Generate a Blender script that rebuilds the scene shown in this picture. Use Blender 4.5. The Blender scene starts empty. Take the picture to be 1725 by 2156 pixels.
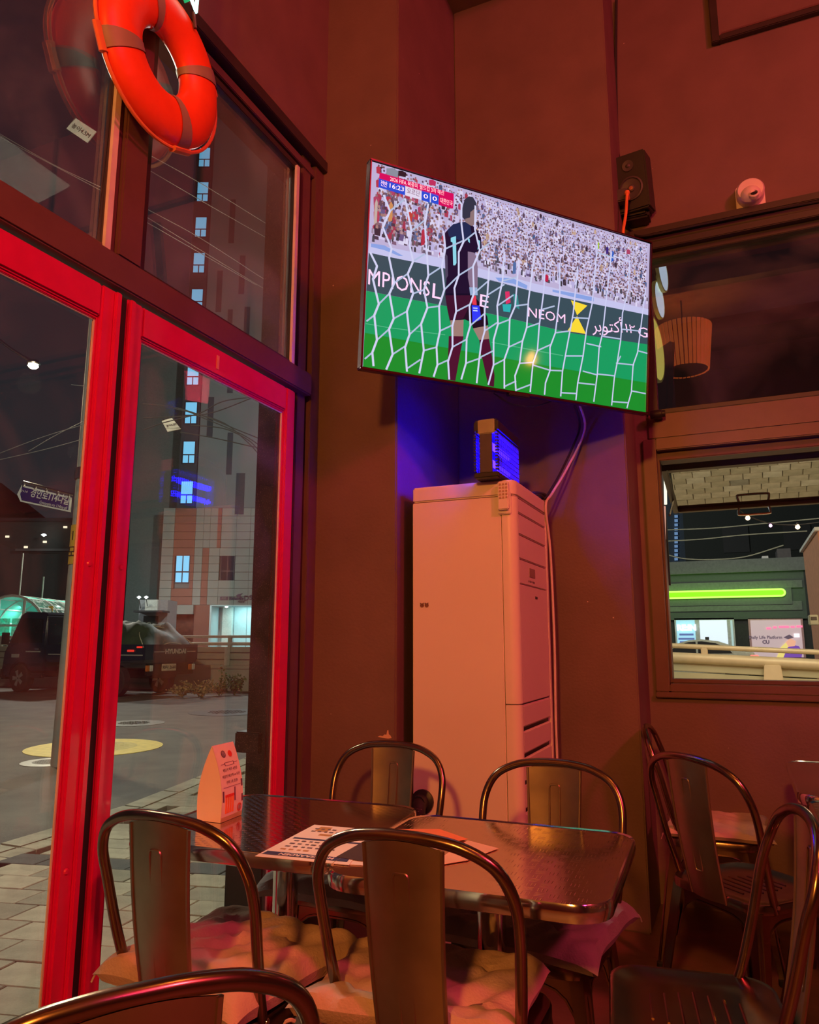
import bpy, bmesh, math, random
from math import sin, cos, pi, radians, sqrt, atan2
from mathutils import Vector, Matrix

# ------------------------------------------------------------------ camera, world, lights, exposure
SC = bpy.context.scene
COL = SC.collection
IW, IH = 1725, 2156
FPX, PITCH, YAW, CAMH = 1555.0, radians(9.94), radians(23.85), 1.2
cd = bpy.data.cameras.new('camera'); cam = bpy.data.objects.new('camera', cd); COL.objects.link(cam)
cam.location = (0, 0, CAMH); cam.rotation_euler = (pi/2 + PITCH, 0, YAW)
cd.sensor_fit = 'HORIZONTAL'; cd.sensor_width = 36.0; cd.lens = FPX/IW*36.0; cd.clip_start = .05; cd.clip_end = 400
SC.camera = cam

w = bpy.data.worlds.new('night_sky'); SC.world = w; w.use_nodes = True
nt = w.node_tree; bg = nt.nodes['Background']
tc = nt.nodes.new('ShaderNodeTexCoord'); sp = nt.nodes.new('ShaderNodeSeparateXYZ'); cr = nt.nodes.new('ShaderNodeValToRGB')
nt.links.new(tc.outputs['Generated'], sp.inputs[0]); nt.links.new(sp.outputs['Z'], cr.inputs[0]); nt.links.new(cr.outputs[0], bg.inputs[0])
cr.color_ramp.elements[0].color = (.020, .024, .026, 1); cr.color_ramp.elements[1].color = (.008, .010, .016, 1)
cr.color_ramp.elements[1].position = .7
bg.inputs[1].default_value = 1.0

def lamp(name, kind, loc, color, power, size=.3, aim=None, spot=None, label=None, sizey=None):
    d = bpy.data.lights.new(name, kind); d.color = color; d.energy = power
    if kind == 'AREA':
        d.size = size
        if sizey: d.shape = 'RECTANGLE'; d.size_y = sizey
    else: d.shadow_soft_size = size
    if kind == 'SPOT': d.spot_size = radians(spot or 90); d.spot_blend = .6
    o = bpy.data.objects.new(name, d); COL.objects.link(o); o.location = loc
    if aim: o.rotation_euler = (Vector(aim)-Vector(loc)).to_track_quat('-Z', 'Y').to_euler()
    return o
def OUT(u, v, z):                                  # street frame: u to the right, v away from the shop front
    return Vector((u*cos(YAW)-v*sin(YAW), u*sin(YAW)+v*cos(YAW), z))
ORANGE = (1, .31, .045)
lamp('warm_ceiling_light', 'AREA', (.1, -2.5, 3.15), ORANGE, 130, .28, aim=(-.7, 2.6, 1.3))
lamp('warm_ceiling_light', 'AREA', (1.2, 1.0, 4.9), ORANGE, 16, .8, aim=(.6, 2.2, 0))
lamp('red_neon_light', 'AREA', (3.75, -.4, 4.9), (1, .06, .11), 200, .5, aim=(-1.0, 2.4, 1.4))
lamp('magenta_uplight', 'AREA', (3.2, -1.6, 4.3), (1, .05, .34), 38, .6, aim=(2.2, -.6, 5.3))
lamp('pleated_lamp_glow', 'POINT', (-.38, -1.30, 4.70), ORANGE, 28, .05)
lamp('pendant_light', 'POINT', (1.38, 2.63, 2.70), (1, .42, .13), 4, .03)
lamp('cool_shopfront_light', 'AREA', (-4.6, 2.85, 4.6), (.98, 1, .74), 95, 1.6, aim=(-3.6, 2.9, 0), sizey=.4)
lamp('street_lamp_and_fill', 'POINT', OUT(-6.2, 11.5, 5.35), (1, .84, .52), 750, .18)
lamp('sign_fill_light', 'POINT', (-5.2, 3.2, 5.0), (1, .95, .74), 200, .12)  # fill added to brighten the street name sign; no lamp hangs here
lamp('street_lamp_and_fill', 'POINT', OUT(-14, 30, 9), (1, .95, .78), 2600, .3)  # unseen fill added to lift the parapet and far street
lamp('street_lamp_and_fill', 'POINT', OUT(-4, 36, 14), (.92, 1, .95), 5500, .4)  # added fill for the tower facade, with no lamp of its own
lamp('string_light_glow', 'AREA', (.8, 6.3, 3.4), (1, .86, .55), 105, 2.0, aim=(.6, 8.2, 0))
lamp('shop_forecourt_glow', 'AREA', (1.0, 22, 6), (1, .95, .85), 260, 3.0, aim=(0, 29, 1.5))
SC.view_settings.view_transform = 'Standard'; SC.view_settings.look = 'None'
SC.view_settings.exposure = 0.0; SC.view_settings.gamma = 1.0; SC.view_settings.use_curve_mapping = False
SC.cycles.use_denoising = True
SC.cycles.max_bounces = 8; SC.cycles.transparent_max_bounces = 24; SC.cycles.sample_clamp_indirect = 4.0

# ------------------------------------------------------------------ helpers
CF = Vector((-sin(YAW)*cos(PITCH), cos(YAW)*cos(PITCH), sin(PITCH)))
CR = Vector((cos(YAW), sin(YAW), 0)); CU = CR.cross(CF); CC = Vector((0, 0, CAMH))
def at(px, py, ax, val):                           # a measured pixel of the photograph -> the point on a plane of the room
    d = CF*FPX + CR*(px-IW/2) - CU*(py-IH/2); i = 'xyz'.index(ax)
    return CC + d*((val-CC[i])/d[i])
def atv(px, py, v):                                # the same, at street distance v -> (u, z)
    d = CF*FPX + CR*(px-IW/2) - CU*(py-IH/2); f = Vector((-sin(YAW), cos(YAW), 0))
    p = CC + d*(v/d.dot(f)); return p.dot(CR), p.z

def srgb(h):
    h = h.lstrip('#'); c = [int(h[i:i+2], 16)/255 for i in (0, 2, 4)]
    return tuple(x/12.92 if x < .04045 else ((x+.055)/1.055)**2.4 for x in c)
MATS = {}
def mat(name, color, rough=.6, metal=0, var=.12, scale=12, bump=0, bscale=60, emit=None, estr=1, spec=.5, rvar=0, coat=0):
    if name in MATS: return MATS[name]
    m = bpy.data.materials.new(name); m.use_nodes = True; n = m.node_tree; b = n.nodes['Principled BSDF']; L = n.links.new
    if isinstance(color, str): color = srgb(color)
    b.inputs['Roughness'].default_value = rough; b.inputs['Metallic'].default_value = metal
    b.inputs['Specular IOR Level'].default_value = spec
    if coat: b.inputs['Coat Weight'].default_value = coat; b.inputs['Coat Roughness'].default_value = .08
    t = n.nodes.new('ShaderNodeTexCoord'); z = n.nodes.new('ShaderNodeTexNoise'); z.inputs['Scale'].default_value = scale
    z.inputs['Detail'].default_value = 5
    L(t.outputs['Object'], z.inputs['Vector'])
    r = n.nodes.new('ShaderNodeValToRGB'); L(z.outputs['Fac'], r.inputs[0])
    r.color_ramp.elements[0].position = .3; r.color_ramp.elements[1].position = .7
    r.color_ramp.elements[0].color = tuple(c*(1-var) for c in color)+(1,); r.color_ramp.elements[1].color = tuple(min(1, c*(1+var)) for c in color)+(1,)
    L(r.outputs[0], b.inputs['Base Color'])
    if rvar:
        q = n.nodes.new('ShaderNodeMapRange'); q.inputs[3].default_value = max(0, rough-rvar); q.inputs[4].default_value = min(1, rough+rvar)
        z3 = n.nodes.new('ShaderNodeTexNoise'); z3.inputs['Scale'].default_value = scale*2.3; L(t.outputs['Object'], z3.inputs['Vector'])
        L(z3.outputs['Fac'], q.inputs[0]); L(q.outputs[0], b.inputs['Roughness'])
    if bump:
        z2 = n.nodes.new('ShaderNodeTexNoise'); z2.inputs['Scale'].default_value = bscale; z2.inputs['Detail'].default_value = 4
        L(t.outputs['Object'], z2.inputs['Vector']); bp = n.nodes.new('ShaderNodeBump'); bp.inputs['Strength'].default_value = bump
        bp.inputs['Distance'].default_value = .01; L(z2.outputs['Fac'], bp.inputs['Height']); L(bp.outputs[0], b.inputs['Normal'])
    if emit:
        if isinstance(emit, str): emit = srgb(emit)
        b.inputs['Emission Color'].default_value = tuple(emit)+(1,); b.inputs['Emission Strength'].default_value = estr
    MATS[name] = m; return m
def glass(name, tint=(1, 1, 1), ior=1.5, haze=.02, hs=3, gloss=1.0, rough=.0, streak=(1, 1, 1), dust=0):
    if name in MATS: return MATS[name]
    m = bpy.data.materials.new(name); m.use_nodes = True; n = m.node_tree; L = n.links.new
    n.nodes.remove(n.nodes['Principled BSDF']); out = n.nodes['Material Output']
    tr = n.nodes.new('ShaderNodeBsdfTransparent'); tr.inputs[0].default_value = tint+(1,)
    gl = n.nodes.new('ShaderNodeBsdfGlossy'); gl.inputs['Roughness'].default_value = rough
    fr = n.nodes.new('ShaderNodeFresnel'); ge = n.nodes.new('ShaderNodeNewGeometry'); mi = n.nodes.new('ShaderNodeMapRange')
    mi.inputs[3].default_value = ior; mi.inputs[4].default_value = 1/ior; L(ge.outputs['Backfacing'], mi.inputs[0]); L(mi.outputs[0], fr.inputs[0])
    mu = n.nodes.new('ShaderNodeMath'); mu.operation = 'MULTIPLY'; mu.inputs[1].default_value = gloss; mu.use_clamp = True; L(fr.outputs[0], mu.inputs[0])
    mx = n.nodes.new('ShaderNodeMixShader'); L(mu.outputs[0], mx.inputs[0]); L(tr.outputs[0], mx.inputs[1]); L(gl.outputs[0], mx.inputs[2])
    df = n.nodes.new('ShaderNodeBsdfDiffuse'); df.inputs[0].default_value = (.8, .82, .78, 1)
    t = n.nodes.new('ShaderNodeTexCoord'); mp = n.nodes.new('ShaderNodeMapping'); mp.inputs['Scale'].default_value = streak
    z = n.nodes.new('ShaderNodeTexNoise'); z.inputs['Scale'].default_value = hs; z.inputs['Detail'].default_value = 8; z.inputs['Distortion'].default_value = 1.2
    L(t.outputs['Object'], mp.inputs[0]); L(mp.outputs[0], z.inputs['Vector'])
    r = n.nodes.new('ShaderNodeMapRange'); r.inputs[1].default_value = .45; r.inputs[2].default_value = .8; r.inputs[3].default_value = haze*.25; r.inputs[4].default_value = haze*3
    L(z.outputs['Fac'], r.inputs[0]); fac = r.outputs[0]
    if dust:
        vo = n.nodes.new('ShaderNodeTexVoronoi'); vo.inputs['Scale'].default_value = 55; L(t.outputs['Object'], vo.inputs['Vector'])
        lt = n.nodes.new('ShaderNodeMath'); lt.operation = 'LESS_THAN'; lt.inputs[1].default_value = .09; L(vo.outputs['Distance'], lt.inputs[0])
        m2 = n.nodes.new('ShaderNodeMath'); m2.operation = 'MULTIPLY_ADD'; m2.inputs[1].default_value = dust; L(lt.outputs[0], m2.inputs[0]); L(fac, m2.inputs[2]); fac = m2.outputs[0]
    m3 = n.nodes.new('ShaderNodeMixShader'); L(fac, m3.inputs[0]); L(mx.outputs[0], m3.inputs[1]); L(df.outputs[0], m3.inputs[2]); L(m3.outputs[0], out.inputs[0])
    MATS[name] = m; return m
def emitm(name, color, s=1.0):
    if name in MATS: return MATS[name]
    m = bpy.data.materials.new(name); m.use_nodes = True; n = m.node_tree; b = n.nodes['Principled BSDF']
    if isinstance(color, str): color = srgb(color)
    b.inputs['Base Color'].default_value = tuple(color)+(1,); b.inputs['Emission Color'].default_value = tuple(color)+(1,); b.inputs['Emission Strength'].default_value = s
    MATS[name] = m; return m

def wmat(o):
    m = o.matrix_basis.copy()
    while o.parent: o = o.parent; m = o.matrix_basis @ m
    return m
def spline(pts, n=6, closed=False):                # Catmull-Rom
    P = [Vector(p) for p in pts]; N = len(P); out = []
    rng = range(N if closed else N-1)
    for i in rng:
        a = P[(i-1) % N] if closed or i > 0 else P[0]*2-P[1]
        b = P[i]; c = P[(i+1) % N]; d = P[(i+2) % N] if closed or i+2 < N else P[-1]*2-P[-2]
        for k in range(n):
            t = k/n; out.append(.5*((2*b)+(c-a)*t+(2*a-5*b+4*c-d)*t*t+(3*b-a-3*c+d)*t**3))
    if not closed: out.append(P[-1])
    return out
class MB:
    def __init__(s): s.v = []; s.f = []; s.c = []
    def add(s, vs, fs, col=None):
        b = len(s.v); s.v += [Vector(p) for p in vs]; s.f += [tuple(b+i for i in f) for f in fs]; s.c += [col]*len(fs); return s
    def box(s, a, b, M=None, col=None):
        x0, y0, z0 = [min(p, q) for p, q in zip(a, b)]; x1, y1, z1 = [max(p, q) for p, q in zip(a, b)]
        vs = [Vector(p) for p in ((x0,y0,z0),(x1,y0,z0),(x1,y1,z0),(x0,y1,z0),(x0,y0,z1),(x1,y0,z1),(x1,y1,z1),(x0,y1,z1))]
        if M: vs = [M @ p for p in vs]
        return s.add(vs, [(0,3,2,1),(4,5,6,7),(0,1,5,4),(1,2,6,5),(2,3,7,6),(3,0,4,7)], col)
    def hexa(s, vs, col=None):                      # 4 bottom + 4 top corners
        return s.add(vs, [(0,3,2,1),(4,5,6,7),(0,1,5,4),(1,2,6,5),(2,3,7,6),(3,0,4,7)], col)
    def tube(s, path, r, seg=10, closed=False, flat=1.0, ref=None):
        P = [Vector(p) for p in path]; N = len(P); rings = []; up = None
        for i in range(N):
            if closed: t = (P[(i+1) % N]-P[i-1]).normalized()
            else: t = (P[min(i+1, N-1)]-P[max(i-1, 0)]).normalized()
            if up is None:
                up = Vector(ref) if ref else (Vector((0, 0, 1)) if abs(t.z) < .9 else Vector((1, 0, 0)))
            up = (up-t*up.dot(t)); up = up.normalized() if up.length > 1e-6 else t.orthogonal().normalized()
            sd = t.cross(up); rr = r[i] if isinstance(r, (list, tuple)) else r
            rings.append([P[i]+up*cos(2*pi*k/seg)*rr+sd*sin(2*pi*k/seg)*rr*flat for k in range(seg)])
        vs = [p for g in rings for p in g]; fs = []
        for i in range(N if closed else N-1):
            j = (i+1) % N
            for k in range(seg): fs.append((i*seg+k, i*seg+(k+1) % seg, j*seg+(k+1) % seg, j*seg+k))
        if not closed: fs += [tuple(range(seg-1, -1, -1)), tuple((N-1)*seg+k for k in range(seg))]
        return s.add(vs, fs)
    def lathe(s, prof, c=(0, 0, 0), seg=32, M=None):  # prof: (r, z) pairs
        vs = []; fs = []; n = len(prof)
        for r, z in prof:
            for k in range(seg):
                p = Vector((r*cos(2*pi*k/seg), r*sin(2*pi*k/seg), z))
                vs.append((M @ p if M else p)+Vector(c))
        for i in range(n-1):
            for k in range(seg): fs.append((i*seg+k, i*seg+(k+1) % seg, (i+1)*seg+(k+1) % seg, (i+1)*seg+k))
        if prof[0][0] > 1e-5: fs.append(tuple(range(seg-1, -1, -1)))
        if prof[-1][0] > 1e-5: fs.append(tuple((n-1)*seg+k for k in range(seg)))
        return s.add(vs, fs)
    def prism(s, poly, dv, col=None):               # 3-D polygon pushed along dv
        P = [Vector(p) for p in poly]; dv = Vector(dv); n = len(P)
        fs = [tuple(range(n-1, -1, -1)), tuple(range(n, 2*n))]+[(k, (k+1) % n, n+(k+1) % n, n+k) for k in range(n)]
        return s.add(P+[p+dv for p in P], fs, col)
    def build(s, name, m, parent=None, world=False, bevel=0, smooth=True, seg=2, kind=None, mats=None):
        me = bpy.data.meshes.new(name); vs = s.v
        if parent is not None and world: I = wmat(parent).inverted(); vs = [I @ p for p in vs]
        me.from_pydata([tuple(p) for p in vs], [], s.f)
        if any(c is not None for c in s.c):
            at_ = me.color_attributes.new('Col', 'FLOAT_COLOR', 'CORNER'); buf = []
            for c, f in zip(s.c, s.f): buf += list((c or (.5, .5, .5))[:3]+(1.0,))*len(f)
            at_.data.foreach_set('color', buf)
        bm = bmesh.new(); bm.from_mesh(me); bmesh.ops.remove_doubles(bm, verts=bm.verts, dist=1e-6) if not s.c[0] else None
        bmesh.ops.recalc_face_normals(bm, faces=bm.faces) if not s.c[0] else None
        if bevel: 
            ed = [e for e in bm.edges if len(e.link_faces) == 2 and e.calc_face_angle(0) > .6]
            bmesh.ops.bevel(bm, geom=ed, offset=bevel, segments=seg, affect='EDGES', clamp_overlap=True)
        bm.to_mesh(me); bm.free()
        if smooth:
            me.polygons.foreach_set('use_smooth', [True]*len(me.polygons)); me.set_sharp_from_angle(angle=radians(38))
        me.materials.append(m); o = bpy.data.objects.new(name, me); COL.objects.link(o)
        if parent is not None: o.parent = parent
        if kind: o['kind'] = kind
        return o
def thing(name, label, cat, loc=(0, 0, 0), rz=0, group=None, M=None):
    o = bpy.data.objects.new(name, None); COL.objects.link(o); o.empty_display_size = .1
    if M is not None: o.matrix_basis = M
    else: o.location = loc; o.rotation_euler = (0, 0, rz)
    return tag(o, label, cat, group)
def tag(o, label, cat, group=None):
    o['label'] = label; o['category'] = cat
    if group: o['group'] = group
    return o
def setting(name, loc=(0, 0, 0)):
    o = bpy.data.objects.new(name, None); COL.objects.link(o); o.location = loc; o['kind'] = 'structure'; return o
def piece(src, name, parent, loc, rot=(0, 0, 0), scl=None, m=None):   # a further piece sharing mesh data
    c = src.copy(); c.name = name; COL.objects.link(c); c.parent = parent; c.location = loc; c.rotation_euler = rot
    if scl: c.scale = scl
    return c
def kids(o): return [c for c in bpy.data.objects if c.parent == o]
def dup(root, M, label, group=None):
    r = root.copy(); COL.objects.link(r); r.matrix_basis = M; r['label'] = label
    if group: r['group'] = group
    for ch in kids(root):
        c = ch.copy(); COL.objects.link(c); c.parent = r
        for g in kids(ch):
            d = g.copy(); COL.objects.link(d); d.parent = c
    return r
_txt = {}
def text(s, size, m, M, parent=None, name='lettering', depth=.001, align='CENTER', width=1.0, bold=0, world=True):
    c = bpy.data.curves.new(name, 'FONT'); c.body = s; c.size = size; c.extrude = depth; c.align_x = align; c.align_y = 'CENTER'; c.resolution_u = 2
    c.offset = bold
    o = bpy.data.objects.new('tmp', c); COL.objects.link(o); dg = bpy.context.evaluated_depsgraph_get()
    me = bpy.data.meshes.new_from_object(o.evaluated_get(dg)); bpy.data.objects.remove(o); bpy.data.curves.remove(c)
    S = Matrix.Diagonal((width, 1, 1, 1)); T = M @ S
    if parent is not None and world: T = wmat(parent).inverted() @ T
    me.transform(T); me.materials.clear(); me.materials.append(m); me.name = name
    o = bpy.data.objects.new(name, me); COL.objects.link(o)
    if parent is not None: o.parent = parent
    return o
def frameM(o, x, y):                                # matrix with local x, y axes and origin o
    x = Vector(x).normalized(); y = Vector(y); y = (y-x*y.dot(x)).normalized(); z = x.cross(y)
    return Matrix(((x.x, y.x, z.x, o[0]), (x.y, y.y, z.y, o[1]), (x.z, y.z, z.z, o[2]), (0, 0, 0, 1)))
RND = random.Random(7)
def rnd(a, b): return RND.uniform(a, b)
def rrect(w_, h_, r, n=5):                          # rounded rectangle outline
    out = []
    for cx, cy, a0 in ((w_/2-r, h_/2-r, 0), (-w_/2+r, h_/2-r, 90), (-w_/2+r, -h_/2+r, 180), (w_/2-r, -h_/2+r, 270)):
        for k in range(n+1): a = radians(a0+90*k/n); out.append((cx+r*cos(a), cy+r*sin(a)))
    return out

# ------------------------------------------------------------------ materials
PAINT = mat('wall_paint', (.155, .095, .082), .62, var=.10, scale=5, bump=.12, bscale=90)
def add_specks(m, dens=9, size=.045, col=(.5, .4, .34)):
    n = m.node_tree; L = n.links.new; b = n.nodes['Principled BSDF']; src = b.inputs['Base Color'].links[0].from_socket
    t = n.nodes.new('ShaderNodeTexCoord'); v = n.nodes.new('ShaderNodeTexVoronoi'); v.inputs['Scale'].default_value = dens; v.inputs['Randomness'].default_value = 1
    L(t.outputs['Object'], v.inputs['Vector']); z = n.nodes.new('ShaderNodeTexNoise'); z.inputs['Scale'].default_value = 2.2; L(t.outputs['Object'], z.inputs['Vector'])
    mu = n.nodes.new('ShaderNodeMath'); mu.operation = 'MULTIPLY'; mu.inputs[1].default_value = size*2; L(z.outputs['Fac'], mu.inputs[0])
    sb = n.nodes.new('ShaderNodeMath'); sb.operation = 'SUBTRACT'; sb.inputs[1].default_value = size*.72; L(mu.outputs[0], sb.inputs[0])
    lt = n.nodes.new('ShaderNodeMath'); lt.operation = 'LESS_THAN'; L(v.outputs['Distance'], lt.inputs[0]); L(sb.outputs[0], lt.inputs[1])
    mx = n.nodes.new('ShaderNodeMix'); mx.data_type = 'RGBA'; L(lt.outputs[0], mx.inputs[0]); L(src, mx.inputs[6]); mx.inputs[7].default_value = col+(1,)
    L(mx.outputs[2], b.inputs['Base Color'])
add_specks(PAINT)
FRAME = mat('frame_brown', (.12, .06, .055), .42, var=.1, scale=9)
FRAMED = mat('frame_dark', (.035, .025, .022), .45, var=.1)
RED = mat('red_gloss', (.60, .006, .09), .26, var=.06, scale=14, bump=.05, bscale=40, coat=.4)
FLOORM = mat('floor_concrete', (.15, .075, .045), .45, var=.35, scale=3, bump=.15, bscale=25, rvar=.15)
GLASS = glass('door_glass', haze=.016, hs=2.5, dust=.05, gloss=.95)
GLASSU = glass('transom_glass', haze=.024, hs=1.8, dust=.03, gloss=3.0)
GLASSW = glass('window_glass', haze=.004, hs=2, gloss=.9)
GLASSR = glass('film_glass', (.35, .35, .38), haze=.02, hs=2, gloss=1.6, rough=.02)
PUTTY = mat('white_sealant', (.62, .6, .56), .6)
STEEL = mat('chair_steel', (.27, .19, .135), .22, 1, var=.18, scale=9, rvar=.05)
STEELP = mat('chair_panel_steel', (.40, .34, .24), .37, 1, var=.22, scale=6, rvar=.08)
RUBBER = mat('black_rubber', (.02, .02, .02), .7)
CHROME = mat('chrome', (.75, .73, .7), .12, 1, var=.05, rvar=.05)
CUSH = mat('cushion_beige', (.50, .38, .32), .9, var=.12, scale=7, bump=.25, bscale=160)
CUSHG = mat('cushion_grey', (.26, .22, .22), .92, var=.15, scale=7, bump=.25, bscale=160)
ACW = mat('appliance_white', (.72, .66, .58), .38, var=.03, scale=3)
BLACK = mat('black_plastic', (.018, .016, .018), .4)
DGREY = mat('dark_grey_plastic', (.06, .055, .055), .5)
WHITEP = mat('white_plastic', (.75, .7, .66), .35, var=.03)
LIFE = mat('life_ring_orange', (.9, .07, .012), .42, var=.06, bump=.12, bscale=30)
STRAPM = mat('strap_grey', (.30, .22, .16), .55)
ROPE = mat('rope_orange', (.75, .22, .06), .8)
# ------------------------------------------------------------------ the room shell
XW = -1.62                                         # inner face of the shop-front wall
YN, YB, YW = 2.694, 3.443, 3.85                    # pier face, niche back, window wall
XA, XC = -1.249, -.425                             # niche corners
HC = 5.3
def sbox(name, a, b, m=PAINT, parent=None, bevel=0, kind='structure'):
    return MB().box(a, b).build(name, m, parent, world=parent is not None, bevel=bevel, kind=kind if parent is None else None)
sbox('floor', (-1.86, -4, -.12), (4.2, 4.0, 0), FLOORM)
sbox('ceiling', (-1.9, -4, HC), (4.2, 4.0, HC+.12), mat('ceiling_paint', (.27, .18, .17), .7))
sbox('wall_left', (XW-.22, -4, 3.40), (XW, YN, HC))
sbox('wall_left', (XW-.22, -4, 0), (XW, .50, 3.40))
sbox('wall_right', (4.0, -4, 0), (4.2, 4.0, HC))
sbox('wall_front', (-1.84, -4.2, 0), (4.2, -4, HC))
sbox('wall_niche_left', (XW-.22, YN, 0), (XA, YB+.4, HC), bevel=.006)
sbox('wall_niche_back', (XA, YB, 0), (XC, YB+.55, HC), bevel=.006)
sbox('wall_niche_header', (XA, YN+.25, 4.72), (XC, YB, HC))
# window wall round its two openings
WX0, WX1 = -.362, 2.7
sbox('wall_back', (XC, YW, 0), (4.2, YW+.18, .93))
sbox('wall_back', (XC, YW, .93), (WX0, YW+.18, 3.24))
sbox('wall_back', (WX1, YW, .93), (4.2, YW+.18, 3.24))
sbox('wall_back', (XC, YW, 3.24), (4.2, YW+.18, HC))
sbox('trim_4', (WX0, YW-.012, 2.215), (WX1, YW+.12, 2.345), FRAME, bevel=.006)
# dark stepped casing along the top of the window
cas = setting('trim_5')
for k, (z0, z1, d) in enumerate(((3.235, 3.275, .05), (3.28, 3.31, .03), (3.315, 3.355, .06))):
    MB().box((XC+.005, YW-d, z0), (3.4, YW+.0, z1)).build('casing_strip', FRAMED, cas, bevel=.004)
# upper fixed window
w1 = setting('window_1')
m = MB()
for a, b in (((WX0, YW-.01, 2.345), (WX0+.055, YW+.08, 3.235)), ((WX1-.05, YW-.01, 2.345), (WX1, YW+.08, 3.235)), ((WX0+.055, YW-.0095, 3.2), (WX1-.05, YW+.08, 3.235)), ((WX0+.055, YW-.0095, 2.345), (WX1-.05, YW+.08, 2.37))): m.box(a, b)
m.build('window_frame', FRAMED, w1, bevel=.003)
MB().box((WX0+.05, YW+.03, 2.36), (WX1-.05, YW+.038, 3.21)).build('pane', glass('upper_glass', (.5, .48, .5), haze=.03, hs=1.5, gloss=3.5), w1)
MB().box((WX0+.052, YW+.022, 2.366), (WX1-.05, YW+.029, 2.374)).build('sealant_bead', PUTTY, w1)
# lower window
w2 = setting('window_2'); m = MB()
for a, b in (((WX0-.03, YW-.02, .96), (WX0+.035, YW+.10, 2.215)), ((WX0+.035, YW-.0195, 2.155), (WX1-.06, YW+.10, 2.215)), ((WX0+.035, YW-.0195, .96), (WX1-.06, YW+.10, 1.0)), ((WX1-.06, YW-.02, .96), (WX1, YW+.10, 2.215))): m.box(a, b)
m.build('window_frame', FRAME, w2, bevel=.005)
m = MB()
for a, b in (((WX0+.035, YW+.03, 1.0), (WX0+.045, YW+.14, 2.155)), ((WX0+.045, YW+.0305, 2.11), (WX1-.06, YW+.14, 2.155)), ((WX0+.045, YW+.0305, 1.0), (WX1-.06, YW+.14, 1.02))): m.box(a, b)
m.build('inner_frame', mat('frame_brown_inner', (.10, .045, .04), .5), w2, bevel=.004)
MB().box((WX0+.01, YW+.02, 1.02), (WX0+.018, YW+.03, 2.12)).build('sealant_bead', PUTTY, w2)
sbox('window_sill', (WX0-.03, YW-.03, .935), (WX1, YW+.1, .96), FRAME, w2, bevel=.004)
# framed service panel high on the window wall
w3 = setting('window_5'); m = MB()
for a, b in (((.08, YW-.035, 4.355), (.12, YW, HC-.02)), ((.12, YW-.0345, 4.355), (1.56, YW, 4.39)), ((1.56, YW-.035, 4.355), (1.6, YW, HC-.02))): m.box(a, b)
m.build('window_frame', FRAMED, w3, bevel=.004)
MB().box((.12, YW-.014, 4.39), (1.56, YW, HC-.02)).build('infill_panel', PAINT, w3)
MB().box((.13, YW-.03, 4.392), (1.55, YW-.02, 4.402)).build('bead', FRAME, w3)

# ---- shop front (left): transom, mullion, jamb
XG = -1.648                                         # glass plane of the transom lights
sbox('trim_1', (XW-.14, .50, 2.235), (XW+.012, 2.60, 2.332), FRAME, bevel=.005)
sbox('trim_2', (XW-.055, 1.505, 2.332), (XW+.008, 1.600, 3.40), FRAME, bevel=.005)
j = setting('trim_3')
for y0, y1, d0, m_ in ((2.500, 2.535, -.055, FRAMED), (2.535, 2.60, -.02, FRAME), (2.60, 2.625, -.05, FRAMED), (2.625, YN+.005, -.008, FRAME)):
    MB().box((XW-.085, y0, 0), (XW+d0, y1, 3.365)).build('jamb_strip', m_, j, bevel=.003)
hd = setting('trim_6')
for z0, z1, d, m_ in ((3.255, 3.285, -.05, FRAMED), (3.285, 3.325, -.015, FRAME), (3.325, 3.345, -.04, FRAMED), (3.345, 3.40, .012, FRAMED)):
    MB().box((XW-.14, .50, z0), (XW+d, YN, z1)).build('head_strip', m_, hd, bevel=.003)
for nm, y0, y1 in (('window_3', 1.60, 2.50), ('window_4', .50, 1.505)):
    s = setting(nm); m = MB()
    for a, b in (((XG-.02, y0, 2.332), (XG+.02, y0+.03, 3.26)), ((XG-.02, y1-.03, 2.332), (XG+.02, y1, 3.26)), ((XG-.02, y0+.03, 3.23), (XG+.0195, y1-.03, 3.26)), ((XG-.02, y0+.03, 2.332), (XG+.0195, y1-.03, 2.35))): m.box(a, b)
    m.build('window_frame', FRAMED if nm == 'window_3' else FRAME, s, bevel=.003)
    MB().box((XG-.004, y0+.02, 2.34), (XG+.004, y1-.02, 3.245)).build('pane', GLASSU, s)
    MB().box((XG+.018, y1-.045, 2.335), (XG+.03, y1-.024, 3.24)).build('sealant_bead', PUTTY, s)

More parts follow.
